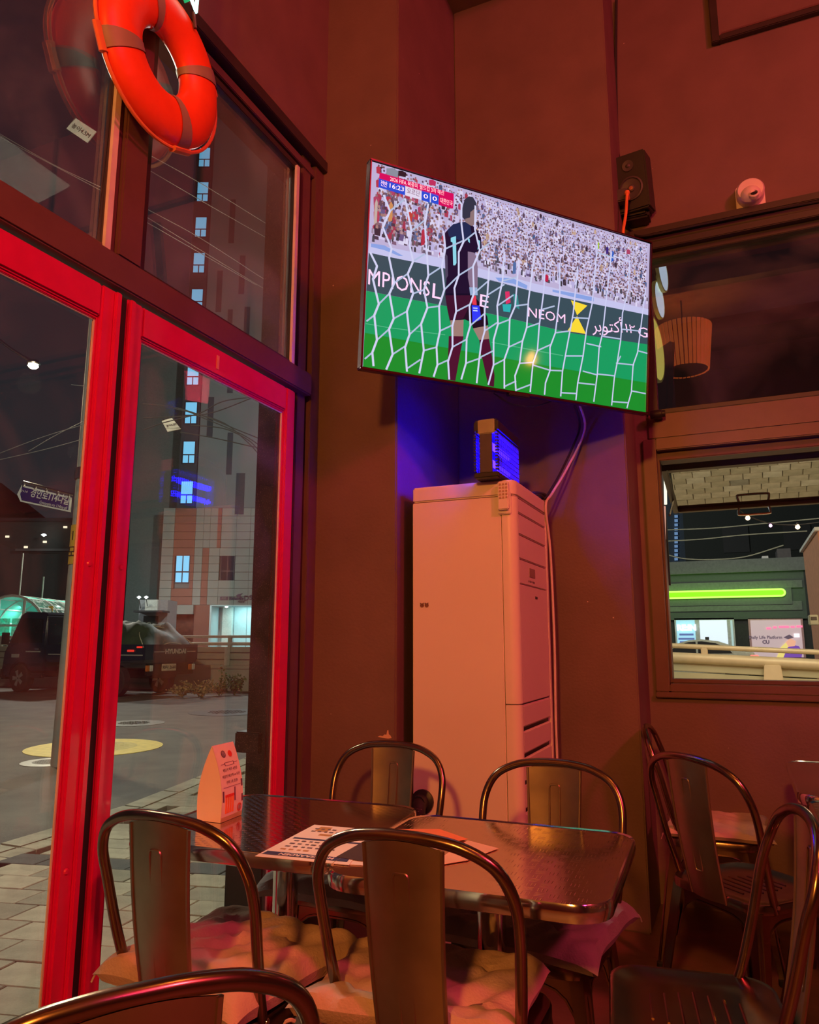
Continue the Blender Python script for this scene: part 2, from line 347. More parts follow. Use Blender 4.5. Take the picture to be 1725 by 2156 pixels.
# ---- red glazed door leaves
def leaf(nm, y0, y1, z0=.015, z1=2.222):
    d = setting(nm); t = .024; xo = XW-.034; sw = .064
    def part(n, a, b, m_=RED, bv=.006): return MB().box(a, b).build(n, m_, d, bevel=bv)
    part('door_stile', (xo, y0, z0), (xo+t+.01, y0+sw, z1)); part('door_stile', (xo, y1-sw, z0), (xo+t+.01, y1, z1))
    part('door_rail', (xo, y0+sw, z1-.10), (xo+t+.008, y1-sw, z1)); part('door_rail', (xo, y0+sw, z0), (xo+t+.008, y1-sw, z0+.16))
    # stepped glazing bead on the room side
    m = MB(); xg = XW-.026
    for a, b in (((xg, y0+sw, z0+.16), (xg+.014, y0+sw+.010, z1-.10)), ((xg, y1-sw-.006, z0+.16), (xg+.014, y1-sw, z1-.10)), ((xg, y0+sw+.010, z1-.108), (xg+.014, y1-sw-.006, z1-.10)), ((xg, y0+sw+.010, z0+.16), (xg+.014, y1-sw-.006, z0+.168))): m.box(a, b)
    m.build('glazing_bead', RED, d, bevel=.002)
    m = MB()
    for a, b in (((xg+.004, y0+sw+.010, z0+.168), (xg+.009, y0+sw+.013, z1-.108)), ((xg+.004, y1-sw-.010, z0+.168), (xg+.009, y1-sw-.006, z1-.108)), ((xg+.004, y0+sw+.013, z1-.111), (xg+.009, y1-sw-.010, z1-.108))): m.box(a, b)
    m.build('sealant_bead', PUTTY, d)
    MB().box((xg-.002, y0+sw+.005, z0+.165), (xg+.004, y1-sw-.005, z1-.105)).build('pane', GLASS, d)
    # raised meeting edge and screw caps
    ye = y1 if nm == 'door_1' else y0; sg = -1 if nm == 'door_1' else 1
    MB().box((xo+t+.008, ye, z0), (xo+t+.022, ye+sg*.022, z1-.005)).build('meeting_edge', RED, d, bevel=.004)
    for z in (1.41, .62):
        M = Matrix.Translation((xo+t+.010, ye+sg*.040, z)) @ Matrix.Rotation(pi/2, 4, 'Y')
        MB().lathe([(.0, .0045), (.006, .004), (.009, .0)], M=M, seg=14).build('screw_cap', RED, d)
    return d
MB().box((XW-.05, 1.5335, .02), (XW-.006, 1.5645, 2.22)).build('gap_shade_strip', RUBBER, leaf('door_1', .605, 1.532), world=True); leaf('door_2', 1.566, 2.495)  # black strip added between the leaves to make their gap read dark
sbox('threshold_strip', (XW-.10, .50, 0), (XW+.02, 2.52, .012), FRAMED); bpy.data.objects['threshold_strip'].name = 'trim_7'
# pull handle stub of paint on the right leaf's top rail, worn patch
o = MB().box((XW-.0015, 1.985, 2.145), (XW+.0015, 1.998, 2.195)).build('tape_scrap', mat('old_tape', (.7, .25, .15), .7), None, bevel=.0005)
tag(o, 'small scrap of yellowed tape on the top rail of the right red door', 'tape')

# beams under the ceiling and a pleated drum lamp, mirrored in the upper window
for k, y in enumerate((-2.6, -.6, 1.2)): sbox('trim_%d' % (8+k), (-1.62, y, HC-.22), (4.0, y+.14, HC), FRAMED)
pd = thing('pleated_drum_lamp', 'orange pleated drum lamp hanging high behind the viewer, seen mirrored in the upper window', 'lamp', (-.38, -1.30, 4.66))
PL = emitm('pleat_orange', (.75, .17, .03), 1.3); PL2 = mat('pleat_dark', (.25, .06, .02), .8); m = MB(); m2 = MB()
for k in range(36):
    a0, a1 = 2*pi*k/36, 2*pi*(k+.72)/36
    f = lambda a, r, z: Vector((-.38+r*cos(a), -1.30+r*sin(a), z))
    m.hexa([f(a0, .27, 4.40), f(a1, .27, 4.40), f(a1, .255, 4.40), f(a0, .255, 4.40), f(a0, .33, 4.94), f(a1, .33, 4.94), f(a1, .315, 4.94), f(a0, .315, 4.94)])
m.build('pleat', PL, pd, world=True, smooth=False, kind='stuff')
MB().lathe([(.252, 4.41), (.312, 4.93), (.308, 4.93), (.248, 4.41)], (-.38, -1.30, 0), 36).build('lining', PL2, pd, world=True); MB().tube([(-.38, -1.30, 4.90), (-.38, -1.30, HC)], .008, 6).build('flex', BLACK, pd, world=True); MB().tube([(-.695, -1.30, 4.92), (-.065, -1.30, 4.92)], .005, 5).build('shade_spider', CHROME, pd, world=True)
# ------------------------------------------------------------------ chairs
def arch_panel(p0, p1, inward, ztop=.436, zleg=.27, zarch=.405, wl=.032):
    # skirt of sheet steel between two leg tops p0, p1 (2-D points) with an arched lower edge
    p0 = Vector(p0+(0,)); p1 = Vector(p1+(0,)); n = 14; top = []; bot = []
    for k in range(n+1):
        t = k/n; q = p0.lerp(p1, t); e = abs(2*t-1)
        top.append(q+Vector((0, 0, ztop))); bot.append(q+Vector((0, 0, zarch-(zarch-zleg)*e**5)))
    m = MB(); iv = Vector(inward+(0,))*.003; vs = top+bot+[p+iv for p in top+bot]; N = n+1; fs = []
    for k in range(n):
        fs += [(k, k+1, N+k+1, N+k), (2*N+k+1, 2*N+k, 3*N+k, 3*N+k+1), (k+1, k, 2*N+k, 2*N+k+1), (N+k, N+k+1, 3*N+k+1, 3*N+k)]
    fs += [(0, N, 3*N, 2*N), (N-1, 3*N-1, 4*N-1, 2*N-1)]
    m.add(vs, fs)
    m.tube([b+iv*.5 for b in bot], .0045, 6)
    return m
def make_chair(label):
    t = thing('metal_cafe_chair', label, 'chair')
    W2, D2 = .185, .175
    # seat pan: rounded square, dished, with a rolled rim
    out = rrect(.37, .35, .07, 6); N = len(out); m = MB(); rings = []
    for s, z in ((.0, .449), (.55, .449), (.86, .4505), (.93, .456), (.985, .457), (1.0, .452), (1.0, .430), (.985, .428)):
        rings.append([(x*max(s, .001), y*max(s, .001), z) for x, y in out])
    vs = [p for g in rings for p in g]; fs = []
    for i in range(len(rings)-1):
        for k in range(N): fs.append((i*N+k, i*N+(k+1) % N, (i+1)*N+(k+1) % N, (i+1)*N+k))
    m.add(vs, fs); seat = m.build('seat', STEEL, t)
    m = MB()
    for k in range(7): m.tube([(-.085+.01*abs(k-3), -.09+k*.03, .4485), (.085-.01*abs(k-3), -.09+k*.03, .4485)], .0032, 6)
    m.build('seat_rib', STEEL, seat, kind='stuff')
    # legs: tapering folded channels
    for sx in (-1, 1):
        for sy in (-1, 1):
            tx, ty, bx, by = sx*.155, sy*.145, sx*.205, sy*.205; m = MB(); rs = []
            for f, wd in ((0, .058), (.25, .050), (.7, .036), (1, .028)):
                x = tx+(bx-tx)*f; y = ty+(by-ty)*f; z = .435*(1-f)+.018*f; h = wd/2
                rs.append([Vector((x+sx*h*.45, y-sy*h, z)), Vector((x+sx*h*.62, y+sy*h*.2, z)), Vector((x+sx*h*.2, y+sy*h*.62, z)), Vector((x-sx*h, y+sy*h*.45, z)),
                           Vector((x-sx*h, y+sy*h*.15, z)), Vector((x-sx*.1*h, y+sy*h*.1, z)), Vector((x+sx*h*.1, y-sy*.1*h, z)), Vector((x+sx*h*.15, y-sy*h, z))])
            vs = [p for g in rs for p in g]; fs = [tuple(range(7, -1, -1)), tuple(24+k for k in range(8))]
            for i in range(3):
                for k in range(8): fs.append((i*8+k, i*8+(k+1) % 8, (i+1)*8+(k+1) % 8, (i+1)*8+k))
            m.add(vs, fs); m.tube([(tx+sx*.012, ty+sy*.012, .40), (bx+sx*.008, by+sy*.008, .03)], [.006, .004], 6)
            leg = m.build('leg', STEEL, t)
            MB().lathe([(.016, 0), (.018, .004), (.018, .02), (.012, .024)], (bx, by, 0), 12).build('foot', RUBBER, leg)
    a, b = .165, .155
    m = MB()
    for p0, p1, iv in (((-a, -b), (a, -b), (0, 1)), ((-a, b), (a, b), (0, -1)), ((-a, -b), (-a, b), (1, 0)), ((a, -b), (a, b), (-1, 0))):
        q = arch_panel(p0, p1, iv); m.add(q.v, q.f)
    m.build('skirt', STEEL, t)
    # back hoop
    half = [(.178, -.10, .437), (.184, -.118, .48), (.195, -.148, .58), (.203, -.175, .69), (.198, -.197, .755), (.170, -.214, .805), (.115, -.227, .834), (.055, -.234, .845), (0, -.236, .847)]
    path = spline(half+[(-x, y, z) for x, y, z in half[-2::-1]], 5)
    hoop = MB().tube(path, .0115, 12).build('back_hoop', STEEL, t)
    for sx in (-1, 1): MB().lathe([(.0, .006), (.006, .005), (.008, 0)], M=Matrix.Translation((sx*.188, -.105, .452)) @ Matrix.Rotation(sx*pi/2, 4, 'Y'), seg=10).build('bolt', CHROME, hoop)
    # back panel: curved sheet with flanged edges and a pressed outline
    m = MB(); NU, NV = 12, 14; gv = []
    def P(u, v, off=0.0):                            # u -1..1 across, v 0..1 up
        wd = .066+.013*v; y = -.172-.059*v-.010*sin(pi*v)+.012*(1-u*u)*-1; return Vector((u*wd, y-off, .432+.408*v-.012*v*u*u))
    for off in (0, .0025):
        for jv in range(NV+1):
            for iu in range(NU+1): gv.append(P(-1+2*iu/NU, jv/NV, off))
    S = (NU+1)*(NV+1); fs = []
    for jv in range(NV):
        for iu in range(NU):
            q = jv*(NU+1)+iu; fs += [(q, q+1, q+NU+2, q+NU+1), (S+q+1, S+q, S+q+NU+1, S+q+NU+2)]
    m.add(gv, fs)
    for u in (-1, 1): m.tube([P(u, k/NV, .001)+Vector((0, -.001, 0)) for k in range(NV+1)], .0045, 6)
    bp = m.build('back_panel', STEELP, t)
    pr = [(x*2/.145*.5*1.0, .5+y/.408) for x, y in rrect(.058, .27, .012, 4)]
    m = MB()
    for off in (-.0005, .003): m.tube([P(u, v+.03, off) for u, v in pr], .0026, 6, closed=True)
    m.build('pressed_outline', STEELP, bp)
    return t
def place(tp, rz, z=.838, back=-.231):               # pixel of the panel's top centre -> chair matrix
    p = at(tp[0], tp[1], 'z', z); R = Matrix.Rotation(rz, 4, 'Z'); q = p-(R @ Vector((0, back, 0)))
    return Matrix.Translation((q.x, q.y, 0)) @ R
G = 'brown metal cafe chairs'
CH = {}
spots = [
 ('c3', (338, 1728), radians(-3), 'brown metal chair with beige cushion, back to us, nearest the red doors'),
 ('c4', (848, 1770), radians(0), 'dark metal chair in the front middle, its back panel hiding part of the table'),
 ('c1', (827, 1572), radians(180), 'metal chair facing us between the brown pier and the left table'),
 ('c2', (1165, 1612), radians(178), 'metal chair facing us in front of the tall white air conditioner'),
 ('c5', (1445, 1600), radians(-42), 'empty metal chair turned to the right table, legs and arched skirt in view'),
 ('c6', (1362, 1535), radians(-88), 'metal chair seen side on against the wall below the window'),
 ('c7', (1692, 1724), radians(99), 'empty metal chair at lower right, its bare seat pan facing us'),
 ('c8', (300, 2108), radians(52), 'metal chair at the bottom left corner showing only its curved top rail')]
root = None
for key, tp, rz, lab in spots:
    M = place(tp, rz)
    if root is None: root = make_chair(lab); root.matrix_basis = M; root['group'] = G; CH[key] = root
    else: CH[key] = dup(root, M, lab, G)

# ------------------------------------------------------------------ cushions
def cushion(label, chair, m_, w_=.42, d=.40, h=.05, dy=.0, dx=0, rz=0, tuft=True, flap=0, droop=.03, seed=1):
    R_ = random.Random(seed); M = chair.matrix_basis @ Matrix.Translation((dx, dy, .460)) @ Matrix.Rotation(rz, 4, 'Z')
    t = thing('seat_cushion', label, 'cushion', M=M, group='cushions tied on the chairs')
    n = 36; vs = []; ph = [R_.uniform(0, 6) for _ in range(6)]
    tf = [(-.5, -.45), (.5, -.45), (-.5, .45), (.5, .45), (0, 0)] if tuft else []
    for side in (1, -1):
        for j in range(n+1):
            for i in range(n+1):
                u = -1+2*i/n; v = -1+2*j/n
                e = (max(0, 1-abs(u)**7)*max(0, 1-abs(v)**7))**.33
                pin = 1-.07*(1-abs(u)**3)*(v*v)**2-.0
                x = u*w_/2*(1-.07*(1-v*v)*u*u+.012*sin(6*v+ph[1])); y = v*d/2*(1-.07*(1-u*u)*v*v+.012*sin(7*u+ph[2]))
                z = side*e*h/2
                if side > 0:
                    for a_, b_ in tf: r2 = (u-a_)**2+(v-b_)**2; z -= h*.26*math.exp(-r2/.012)+h*.07*math.exp(-r2/.08)*(1+.8*cos(7*atan2(v-b_, u-a_)+ph[2]))
                    wr = .03*sin(9*u+3*sin(4*v+ph[0])+ph[1])+.03*sin(8*v+3*sin(3*u+ph[2])+ph[3])+.05*sin(17*u-11*v+ph[4])+.035*abs(sin(13*v+9*u+ph[5]+2*sin(5*u))); z += h*wr*e*1.3
                over = max(0, abs(x)-.175)+max(0, abs(y)-.165)
                z -= over*over*droop*40
                if flap and v < -.55 and side: z += flap*(-.55-v)*1.0
                vs.append((x, y, z+h*.42+.002))
    N = (n+1)**2; fs = []
    for j in range(n):
        for i in range(n):
            q = j*(n+1)+i; fs += [(q, q+1, q+n+2, q+n+1), (N+q+1, N+q, N+q+n+1, N+q+n+2)]
    mb = MB(); mb.add(vs, fs)
    body = mb.build('cushion_cover', m_, t)
    # ties at the rear corners and edge piping
    for sx in (-1, 1):
        p = Vector((sx*w_*.46, -d*.46, h*.3)); MB().tube(spline([p, p+Vector((sx*.006, -.008, .005)), p+Vector((sx*.016, -.012, .0)), p+Vector((sx*.020, -.018, -.015))], 4), [.0035]*8+[.0022]*5, 6, flat=.5).build('tie', m_, t)
    return t
cushion('plump tufted beige cushion on the chair nearest the red doors', CH['c3'], CUSH, .43, .42, .075, dy=.02, rz=-.10, seed=3)
cushion('beige cushion with a crumpled raised corner on the front middle chair', CH['c4'], CUSH, .46, .38, .07, dy=-.01, dx=-.045, rz=.10, flap=.05, seed=5)
cushion('dull grey cushion under the left table on the chair by the pier', CH['c1'], CUSHG, .46, .42, .07, dy=.05, droop=.06, seed=8)
cushion('dark pinkish-grey cushion spilling over the chair before the air conditioner', CH['c2'], CUSHG, .45, .40, .065, dy=.01, rz=-.08, droop=.05, seed=9)
cushion('flat pinkish cushion on the side-on chair below the window', CH['c6'], CUSH, .42, .40, .04, dy=.02, seed=11)

# ------------------------------------------------------------------ tables
TT = mat('table_embossed_steel', (.66, .60, .54), .13, 1, var=.05, scale=6, spec=.5)
def make_table(label, cx, cy, rz, w_=.60, d=.585, H=.72, pole=(0, 0), legs=None, dash=None):
    t = thing('bistro_table', label, 'table', (cx, cy, 0), rz, 'square metal tables')
    o = rrect(w_, d, .075, 8); N = len(o)
    m = MB(); m.prism([(x*.985, y*.985, H-.004) for x, y in o], (0, 0, .004)); top = m.build('tabletop', TT, t)
    if dash:                                         # pressed dashes: real little ridges
        m = MB()
        def ridge(cx_, cy_, l, ax):
            a = Vector((l/2, 0, 0)) if ax == 0 else Vector((0, l/2, 0)); b = Vector((0, .0013, 0)) if ax == 0 else Vector((.0013, 0, 0)); c = Vector((cx_, cy_, H)); z_ = Vector((0, 0, .00030 if dash == 'rows' else .00013))
            m.add([c-a, c+a, c-b-a*.8, c+b-a*.8, c-b+a*.8, c+b+a*.8, c-a*.75+z_, c+a*.75+z_], [(2, 4, 7, 6), (5, 3, 6, 7), (0, 2, 6), (3, 0, 6), (4, 1, 7), (1, 5, 7)])
        if dash == 'rows':
            for r in range(-22, 23):
                for c in range(-9, 10): ridge(c*.031+(r % 2)*.0155, r*.0128, .021, 0)
        else:
            for r in range(-10, 11):
                for c in range(-10, 11):
                    for k in (-1, 0, 1):
                        if (r+c) % 2: ridge(c*.0275, r*.0275+k*.008, .022, 0)
                        else: ridge(c*.0275+k*.008, r*.0275, .022, 1)
        m.build('pressed_dashes', TT, t, smooth=False, kind='stuff')
    m = MB(); prof = ((.975, H+.0005), (.992, H+.003), (1.0, H-.002), (1.003, H-.016), (.995, H-.030), (.965, H-.034), (.965, H-.008)); vs = []; fs = []
    for s, z in prof: vs += [(x*s, y*s, z) for x, y in o]
    for i in range(len(prof)-1):
        for k in range(N): fs.append((i*N+k, i*N+(k+1) % N, (i+1)*N+(k+1) % N, (i+1)*N+k))
    m.add(vs, fs); m.build('rim', CHROME, t)
    m = MB(); m.prism([(x*.95, y*.95, H-.026) for x, y in o], (0, 0, .018)); m.build('underside_board', FRAMED, t)
    px_, py_ = pole
    if legs:
        for a, b in legs: MB().tube([a, b], .0135, 10).build('leg', STEEL, t, world=True)
        return t
    MB().lathe([(.034, .04), (.034, H-.05), (.05, H-.045), (.05, H-.026)], (px_, py_, 0), 28).build('pole', CHROME, t)
    MB().lathe([(.20, 0), (.205, .006), (.19, .014), (.06, .03), (.04, .045)], (px_, py_, 0), 36).build('base', CHROME, t)
    return t
make_table('square embossed steel table by the red door, holding menus and a card stand', -1.165, 1.79, radians(4), pole=(-.02, .06), dash='rows')
make_table('square embossed steel table in front of the air conditioner, mostly bare', -.562, 1.74, radians(2), pole=(-.02, .06), dash='weave')
make_table('embossed steel table cut by the right edge, nearer of the two there', .452, 2.40, 0, .60, .58, pole=(.05, 0), dash='rows')
make_table('dark steel table at the right edge, farther of the two there', .44, 3.12, radians(0), .62, .78, legs=[(at(1703, 1800, 'y', 2.93), at(1650, 2130, 'z', .0)), ((.70, 2.72, .70), (.74, 2.68, 0)), ((.20, 3.32, .70), (.16, 3.36, 0)), ((.70, 3.32, .70), (.74, 3.36, 0))])

# ---- paper goods
PAPER = mat('menu_paper', (.78, .66, .56), .55, var=.03); PAPERD = mat('menu_dark', (.06, .03, .03), .45); NAVY = mat('menu_navy', (.03, .025, .10), .5); OR = mat('menu_orange', (.80, .18, .06), .5); INK = mat('print_ink', (.09, .05, .07), .6); GOLD = mat('print_gold', (.45, .22, .06), .5)
def sheet(name, label, corners, z, m_, group='menus on the left table'):
    c = [Vector((p[0], p[1], z)) for p in corners]; t = thing(name, label, 'menu', c[0], 0, group)
    MB().prism(c, (0, 0, .0009)).build('paper', m_, t, world=True); return t, c
ZT = .7215
ms, c = sheet('menu_sheet', 'white drinks menu with navy bars upside down on the left table', [at(x, y, 'z', ZT)[:2] for x, y in ((537, 1803), (662, 1737), (790, 1748), (735, 1822))], ZT, PAPER)
def strip(parent, c, a0, a1, b0, b1, m_, name='printed_bar', dz=.0011):
    def q(a, b): return (c[0].lerp(c[3], b)).lerp(c[1].lerp(c[2], b), a)+Vector((0, 0, dz))
    return MB().prism([q(a0, b0), q(a1, b0), q(a1, b1), q(a0, b1)], (0, 0, .0002)).build(name, m_, parent, world=True)
strip(ms, c, .06, .15, .03, .96, NAVY); strip(ms, c, .53, .57, .05, .95, NAVY)
ux = (c[0]-c[3]).normalized(); uy = (c[0]-c[1]).normalized()
def on(c, a, b, dz=.0016): return c[0].lerp(c[3], b).lerp(c[1].lerp(c[2], b), a)+Vector((0, 0, dz))
def tM(c, a, b): return frameM(on(c, a, b), ux, uy)
text('HOEGAARDEN', .020, PAPER, tM(c, .105, .5), ms, depth=.0001, bold=.0006)
for a, wd in ((.22, .5), (.30, .8), (.38, .75), (.46, .55), (.78, .7), (.86, .5)):
    for k in range(int(wd*9)): strip(ms, c, a, a+.028, .12+k*.09+.01*((k*7) % 3), .12+k*.09+.06, INK if a > .25 else GOLD, 'text_line', .0013)
strip(ms, c, .68, .73, .30, .75, GOLD, 'printed_title'); strip(ms, c, .80, .95, .16, .34, GOLD, 'printed_picture')
sheet('menu_sheet', 'white paper lying under the dark menu, its edge showing', [at(x, y, 'z', ZT)[:2] for x, y in ((700, 1818), (800, 1752), (930, 1765), (905, 1830))], ZT-.0008, PAPER)
md, c2 = sheet('menu_sheet', 'dark brown drinks menu with gold emblem behind the middle chair', [at(x, y, 'z', ZT)[:2] for x, y in ((708, 1806), (775, 1768), (900, 1780), (860, 1830))], ZT+.0012, PAPERD)
strip(md, c2, .70, .88, .10, .22, GOLD, 'printed_picture')
sheet('menu_sheet', 'bright orange folded leaflet overlapping both tables', [at(x, y, 'z', ZT)[:2] for x, y in ((783, 1762), (800, 1747), (925, 1747), (985, 1768), (930, 1779))], ZT+.0012, OR)
mo, c3 = sheet('menu_sheet', 'pale orange paper placemat on the right table', [at(x, y, 'z', ZT)[:2] for x, y in ((915, 1815), (985, 1770), (1050, 1787), (985, 1812), (925, 1822))], ZT+.0002, mat('paper_peach', (.75, .40, .25), .6), 'menus on the right table')

# ---- tent card
tb = [at(415, 1727, 'z', .721), at(464, 1733, 'z', .721), at(516, 1712, 'z', .721)]
bx = (tb[1]-tb[0]); by = (tb[2]-tb[1]); wB = bx.length; by = by.normalized()*.105
tent = thing('tent_card', 'white folded promotion card standing on the left table, print facing right', 'sign', (tb[0]+tb[2])/2)
def TP(s, z, y): return tb[0]+bx*s+by*y+Vector((0, 0, z))
HT = .196; side = []
for k in range(11):
    f = k/10; bulge = .10*sin(pi*f)-.5*f**1.9
    side.append((bulge, f*HT))
m = MB(); n = len(side)
for rev in (0, 1):                                   # two curved faces
    vs = []
    for s, z in side:
        q = 1+s if rev else -s
        for y in (0, 1): vs.append(TP(q if rev else -s, z, y))
    for s, z in side:
        q = 1+s if rev else -s; d = -.01 if rev else .01
        for y in (0, 1): vs.append(TP(q+d, z, y))
    fs = []
    for k in range(n-1): fs += [(2*k, 2*k+1, 2*k+3, 2*k+2), (2*n+2*k+1, 2*n+2*k, 2*n+2*k+2, 2*n+2*k+3)]
    mm = MB().add(vs, fs); mm.build('printed_face' if rev else 'rear_face', mat('card_white', (.82, .76, .70), .6, var=.02), tent, world=True)
m = MB(); poly = [TP(-s, z, .004) for s, z in side]+[TP(1+s, z, .004) for s, z in side[::-1]]
m.prism(poly, by.normalized()*.0008); m.build('end_flap', mat('card_white'.replace('white', 'cream'), (.80, .70, .58), .65, var=.02), tent, world=True)
# base tray edge
MB().prism([TP(0, 0, 0), TP(1, 0, 0), TP(1, 0, 1), TP(0, 0, 1)], (0, 0, .0008)).build('base_flap', MATS['card_cream'], tent, world=True)
def face(f, y):                                       # point just off the printed face
    k = min(9, int(f*10)); t_ = f*10-k; s = side[k][0]*(1-t_)+side[k+1][0]*t_; return TP(1+s, f*HT, y)+bx.normalized()*.0014
def faceM(f, y): return frameM(face(f, y), by, face(min(.98, f+.04), y)-face(max(0, f-.04), y))
PINK = mat('print_purple', (.16, .07, .14), .6); OB = mat('print_bottle', (.85, .22, .05), .5); REDP = mat('print_red', (.75, .05, .04), .5)
text('에딩거 맥주 4잔당', .0095, PINK, faceM(.66, .5), tent, depth=.0001); text('에딩거 에코백 or 우산', .0095, PINK, faceM(.58, .5), tent, depth=.0001); text('선택 1개 증정!', .0095, PINK, faceM(.50, .5), tent, depth=.0001)
def fbar(f0, f1, y0, y1, m_, name='printed_bar'):
    MB().add([face(f0, y0), face(f0, y1), face(f1, y1), face(f1, y0)]+[p-bx.normalized()*.0008 for p in (face(f0, y0), face(f0, y1), face(f1, y1), face(f1, y0))], [(0, 1, 2, 3), (7, 6, 5, 4), (0, 4, 5, 1), (1, 5, 6, 2), (2, 6, 7, 3), (3, 7, 4, 0)]).build(name, m_, tent, world=True)
for a, b, y0, y1 in ((.715, .718, .32, .72), (.755, .758, .32, .72), (.715, .758, .31, .325), (.715, .758, .715, .73), (.74, .743, .14, .31), (.74, .743, .73, .9), (.44, .443, .1, .9)): fbar(a, b, y0, y1, PINK)
for k in range(4): fbar(.10, .33, .16+.105*k, .235+.105*k, OB, 'printed_bottle'); fbar(.31, .345, .15+.105*k, .245+.105*k, REDP, 'printed_bottle_top')
fbar(.26, .40, .04, .10, PINK, 'printed_tower'); fbar(.24, .42, .58, .63, PINK, 'printed_tower'); fbar(.20, .50, .92, .99, PINK, 'printed_tower'); fbar(.0, .06, .02, .98, mat('print_ochre', (.5, .4, .2), .6), 'printed_ground')
def disc(f, y, r, m_, name):
    M = faceM(f, y); MB().lathe([(0, .0004), (r, .0004), (r, 0)], M=M, seg=20).build(name, m_, tent, world=True)
disc(.87, .36, .010, PINK, 'printed_emblem'); disc(.87, .36, .008, MATS['card_white'], 'printed_emblem'); disc(.86, .66, .009, REDP, 'printed_emblem'); disc(.13, .82, .011, REDP, 'printed_emblem'); disc(.13, .82, .0085, MATS['card_white'], 'printed_emblem')
text('11', .009, PINK, faceM(.87, .36), tent, depth=.0003, bold=.0004); text('0', .012, PINK, faceM(.13, .82), tent, depth=.0003)
TV_T0=[-0.7194, 2.7627, 2.5784]
TV_R=[[0.63881, -0.76449, 0.08643], [0.76922, 0.63249, -0.09087], [0.0148, 0.12453, 0.99211]]
TV_POLY=[(1,'009f62',[(-684,-103),(-353,-97),(-141,-90),(253,-99),(685,-76),(685,-385),(-683,-385)]),(1.2,'0a8f2c',[(-682,-259),(-266,-259),(166,-257),(685,-251),(685,-385),(-683,-385)]),(1.4,'4fb98a',[(-680,-223),(-590,-222),(-590,-225),(-680,-226)]),(1.4,'4fb98a',[(-590,-222),(-348,-208),(-348,-211),(-590,-225)]),(1.4,'4fb98a',[(-136,-202),(219,-200),(219,-204),(-136,-205)]),(2,'34505c',[(-681,41),(-379,49),(-205,49),(63,41),(685,57),(685,-77),(253,-99),(-141,-90),(-353,-97),(-684,-103)]),(2,'c9c9f2',[(-679,77),(-381,86),(-207,82),(62,75),(685,84),(685,57),(63,40),(-205,46),(-379,49),(-681,40)]),(2.2,'8aa6e8',[(-674,77),(-620,82),(-541,59),(-559,55),(-619,64),(-673,64)]),(2.2,'8aa6e8',[(-130,61),(-45,75),(26,60),(23,44),(-44,53),(-113,49)]),(2.2,'8aa6e8',[(153,68),(275,75),(372,77),(372,59),(271,57),(153,59)]),(2.4,'e0326a',[(-81,13),(-61,18),(-53,-26),(-75,-38)]),(2.4,'22b5b8',[(-92,-41),(-49,-33),(-54,-67),(-86,-69)]),(2.4,'2d8f8f',[(-42,13),(-20,10),(-9,-47),(-36,-38)]),(2.4,'ffdf3a',[(250,41),(339,35),(285,-17)]),(2.4,'ffdf3a',[(285,-20),(336,-89),(236,-94)]),(3,'0a0e30',[(-308,244),(-272,256),(-247,248),(-220,231),(-204,207),(-197,155),(-228,142),(-232,84),(-232,-3),(-235,-32),(-355,-56),(-352,16),(-361,84),(-369,139),(-366,190),(-343,220)]),(3.1,'0d2a52',[(-332,232),(-272,255),(-255,244),(-245,203),(-285,173),(-349,179),(-357,202)]),(3.1,'2a3448',[(-292,268),(-296,292),(-291,322),(-284,344),(-267,360),(-248,361),(-233,344),(-229,323),(-241,302),(-256,273),(-280,261)]),(3.2,'8e7678',[(-257,298),(-229,327),(-231,290),(-237,252),(-251,244),(-278,253),(-279,266),(-258,276)]),(3.2,'8a7590',[(-262,138),(-231,140),(-214,87),(-211,-2),(-244,-14),(-257,35)]),(3.2,'4a4560',[(-365,112),(-352,100),(-346,24),(-356,4)]),(3.3,'9bb4d8',[(-249,-3),(-213,3),(-209,-27),(-243,-34)]),(3.4,'e83a50',[(-235,-32),(-217,-31),(-212,-67),(-232,-69)]),(3.4,'2a3cff',[(-235,-72),(-200,-67),(-188,-120),(-228,-143)]),(3.5,'c8d8ff',[(-229,-80),(-208,-77),(-208,-82),(-228,-84)]),(3.5,'c8d8ff',[(-228,-90),(-208,-87),(-207,-92),(-228,-94)]),(3,'0a0a22',[(-355,-49),(-235,-25),(-192,-60),(-161,-105),(-154,-136),(-188,-153),(-225,-163),(-234,-140),(-263,-134),(-330,-153),(-343,-110)]),(3.1,'3a1030',[(-355,-56),(-243,-34),(-241,-69),(-271,-132),(-331,-150),(-343,-110)]),(3.2,'a08078',[(-328,-149),(-269,-137),(-268,-204),(-320,-211)]),(3.2,'a08078',[(-225,-163),(-157,-140),(-147,-196),(-192,-208)]),(3.3,'4c1030',[(-332,-212),(-266,-202),(-279,-275),(-295,-382),(-330,-383),(-332,-297)]),(3.3,'4c1030',[(-194,-204),(-149,-192),(-134,-252),(-117,-336),(-118,-381),(-145,-380),(-169,-301),(-188,-246)]),(3.6,'8fdcf0',[(-341,175),(-318,187),(-311,81),(-316,71),(-325,69),(-332,158),(-340,160)]),(3.6,'8fdcf0',[(-265,193),(-256,190),(-254,174),(-262,178)]),(3.6,'8fdcf0',[(-222,196),(-208,193),(-207,169),(-218,155),(-216,178)]),(6,'d90a5e',[(-653,351),(-336,352),(-335,324),(-654,328)]),(6,'1b4fd8',[(-655,328),(-546,329),(-545,292),(-655,294)]),(6,'e6dcf4',[(-546,329),(-476,329),(-475,291),(-545,292)]),(6,'1b4fd8',[(-476,329),(-440,329),(-439,291),(-475,291)]),(6,'1b4fd8',[(-436,329),(-402,329),(-401,292),(-434,292)]),(6,'e6dcf4',[(-440,329),(-436,329),(-434,292),(-439,291)]),(6,'d90a5e',[(-401,328),(-335,328),(-336,292),(-400,291)])]
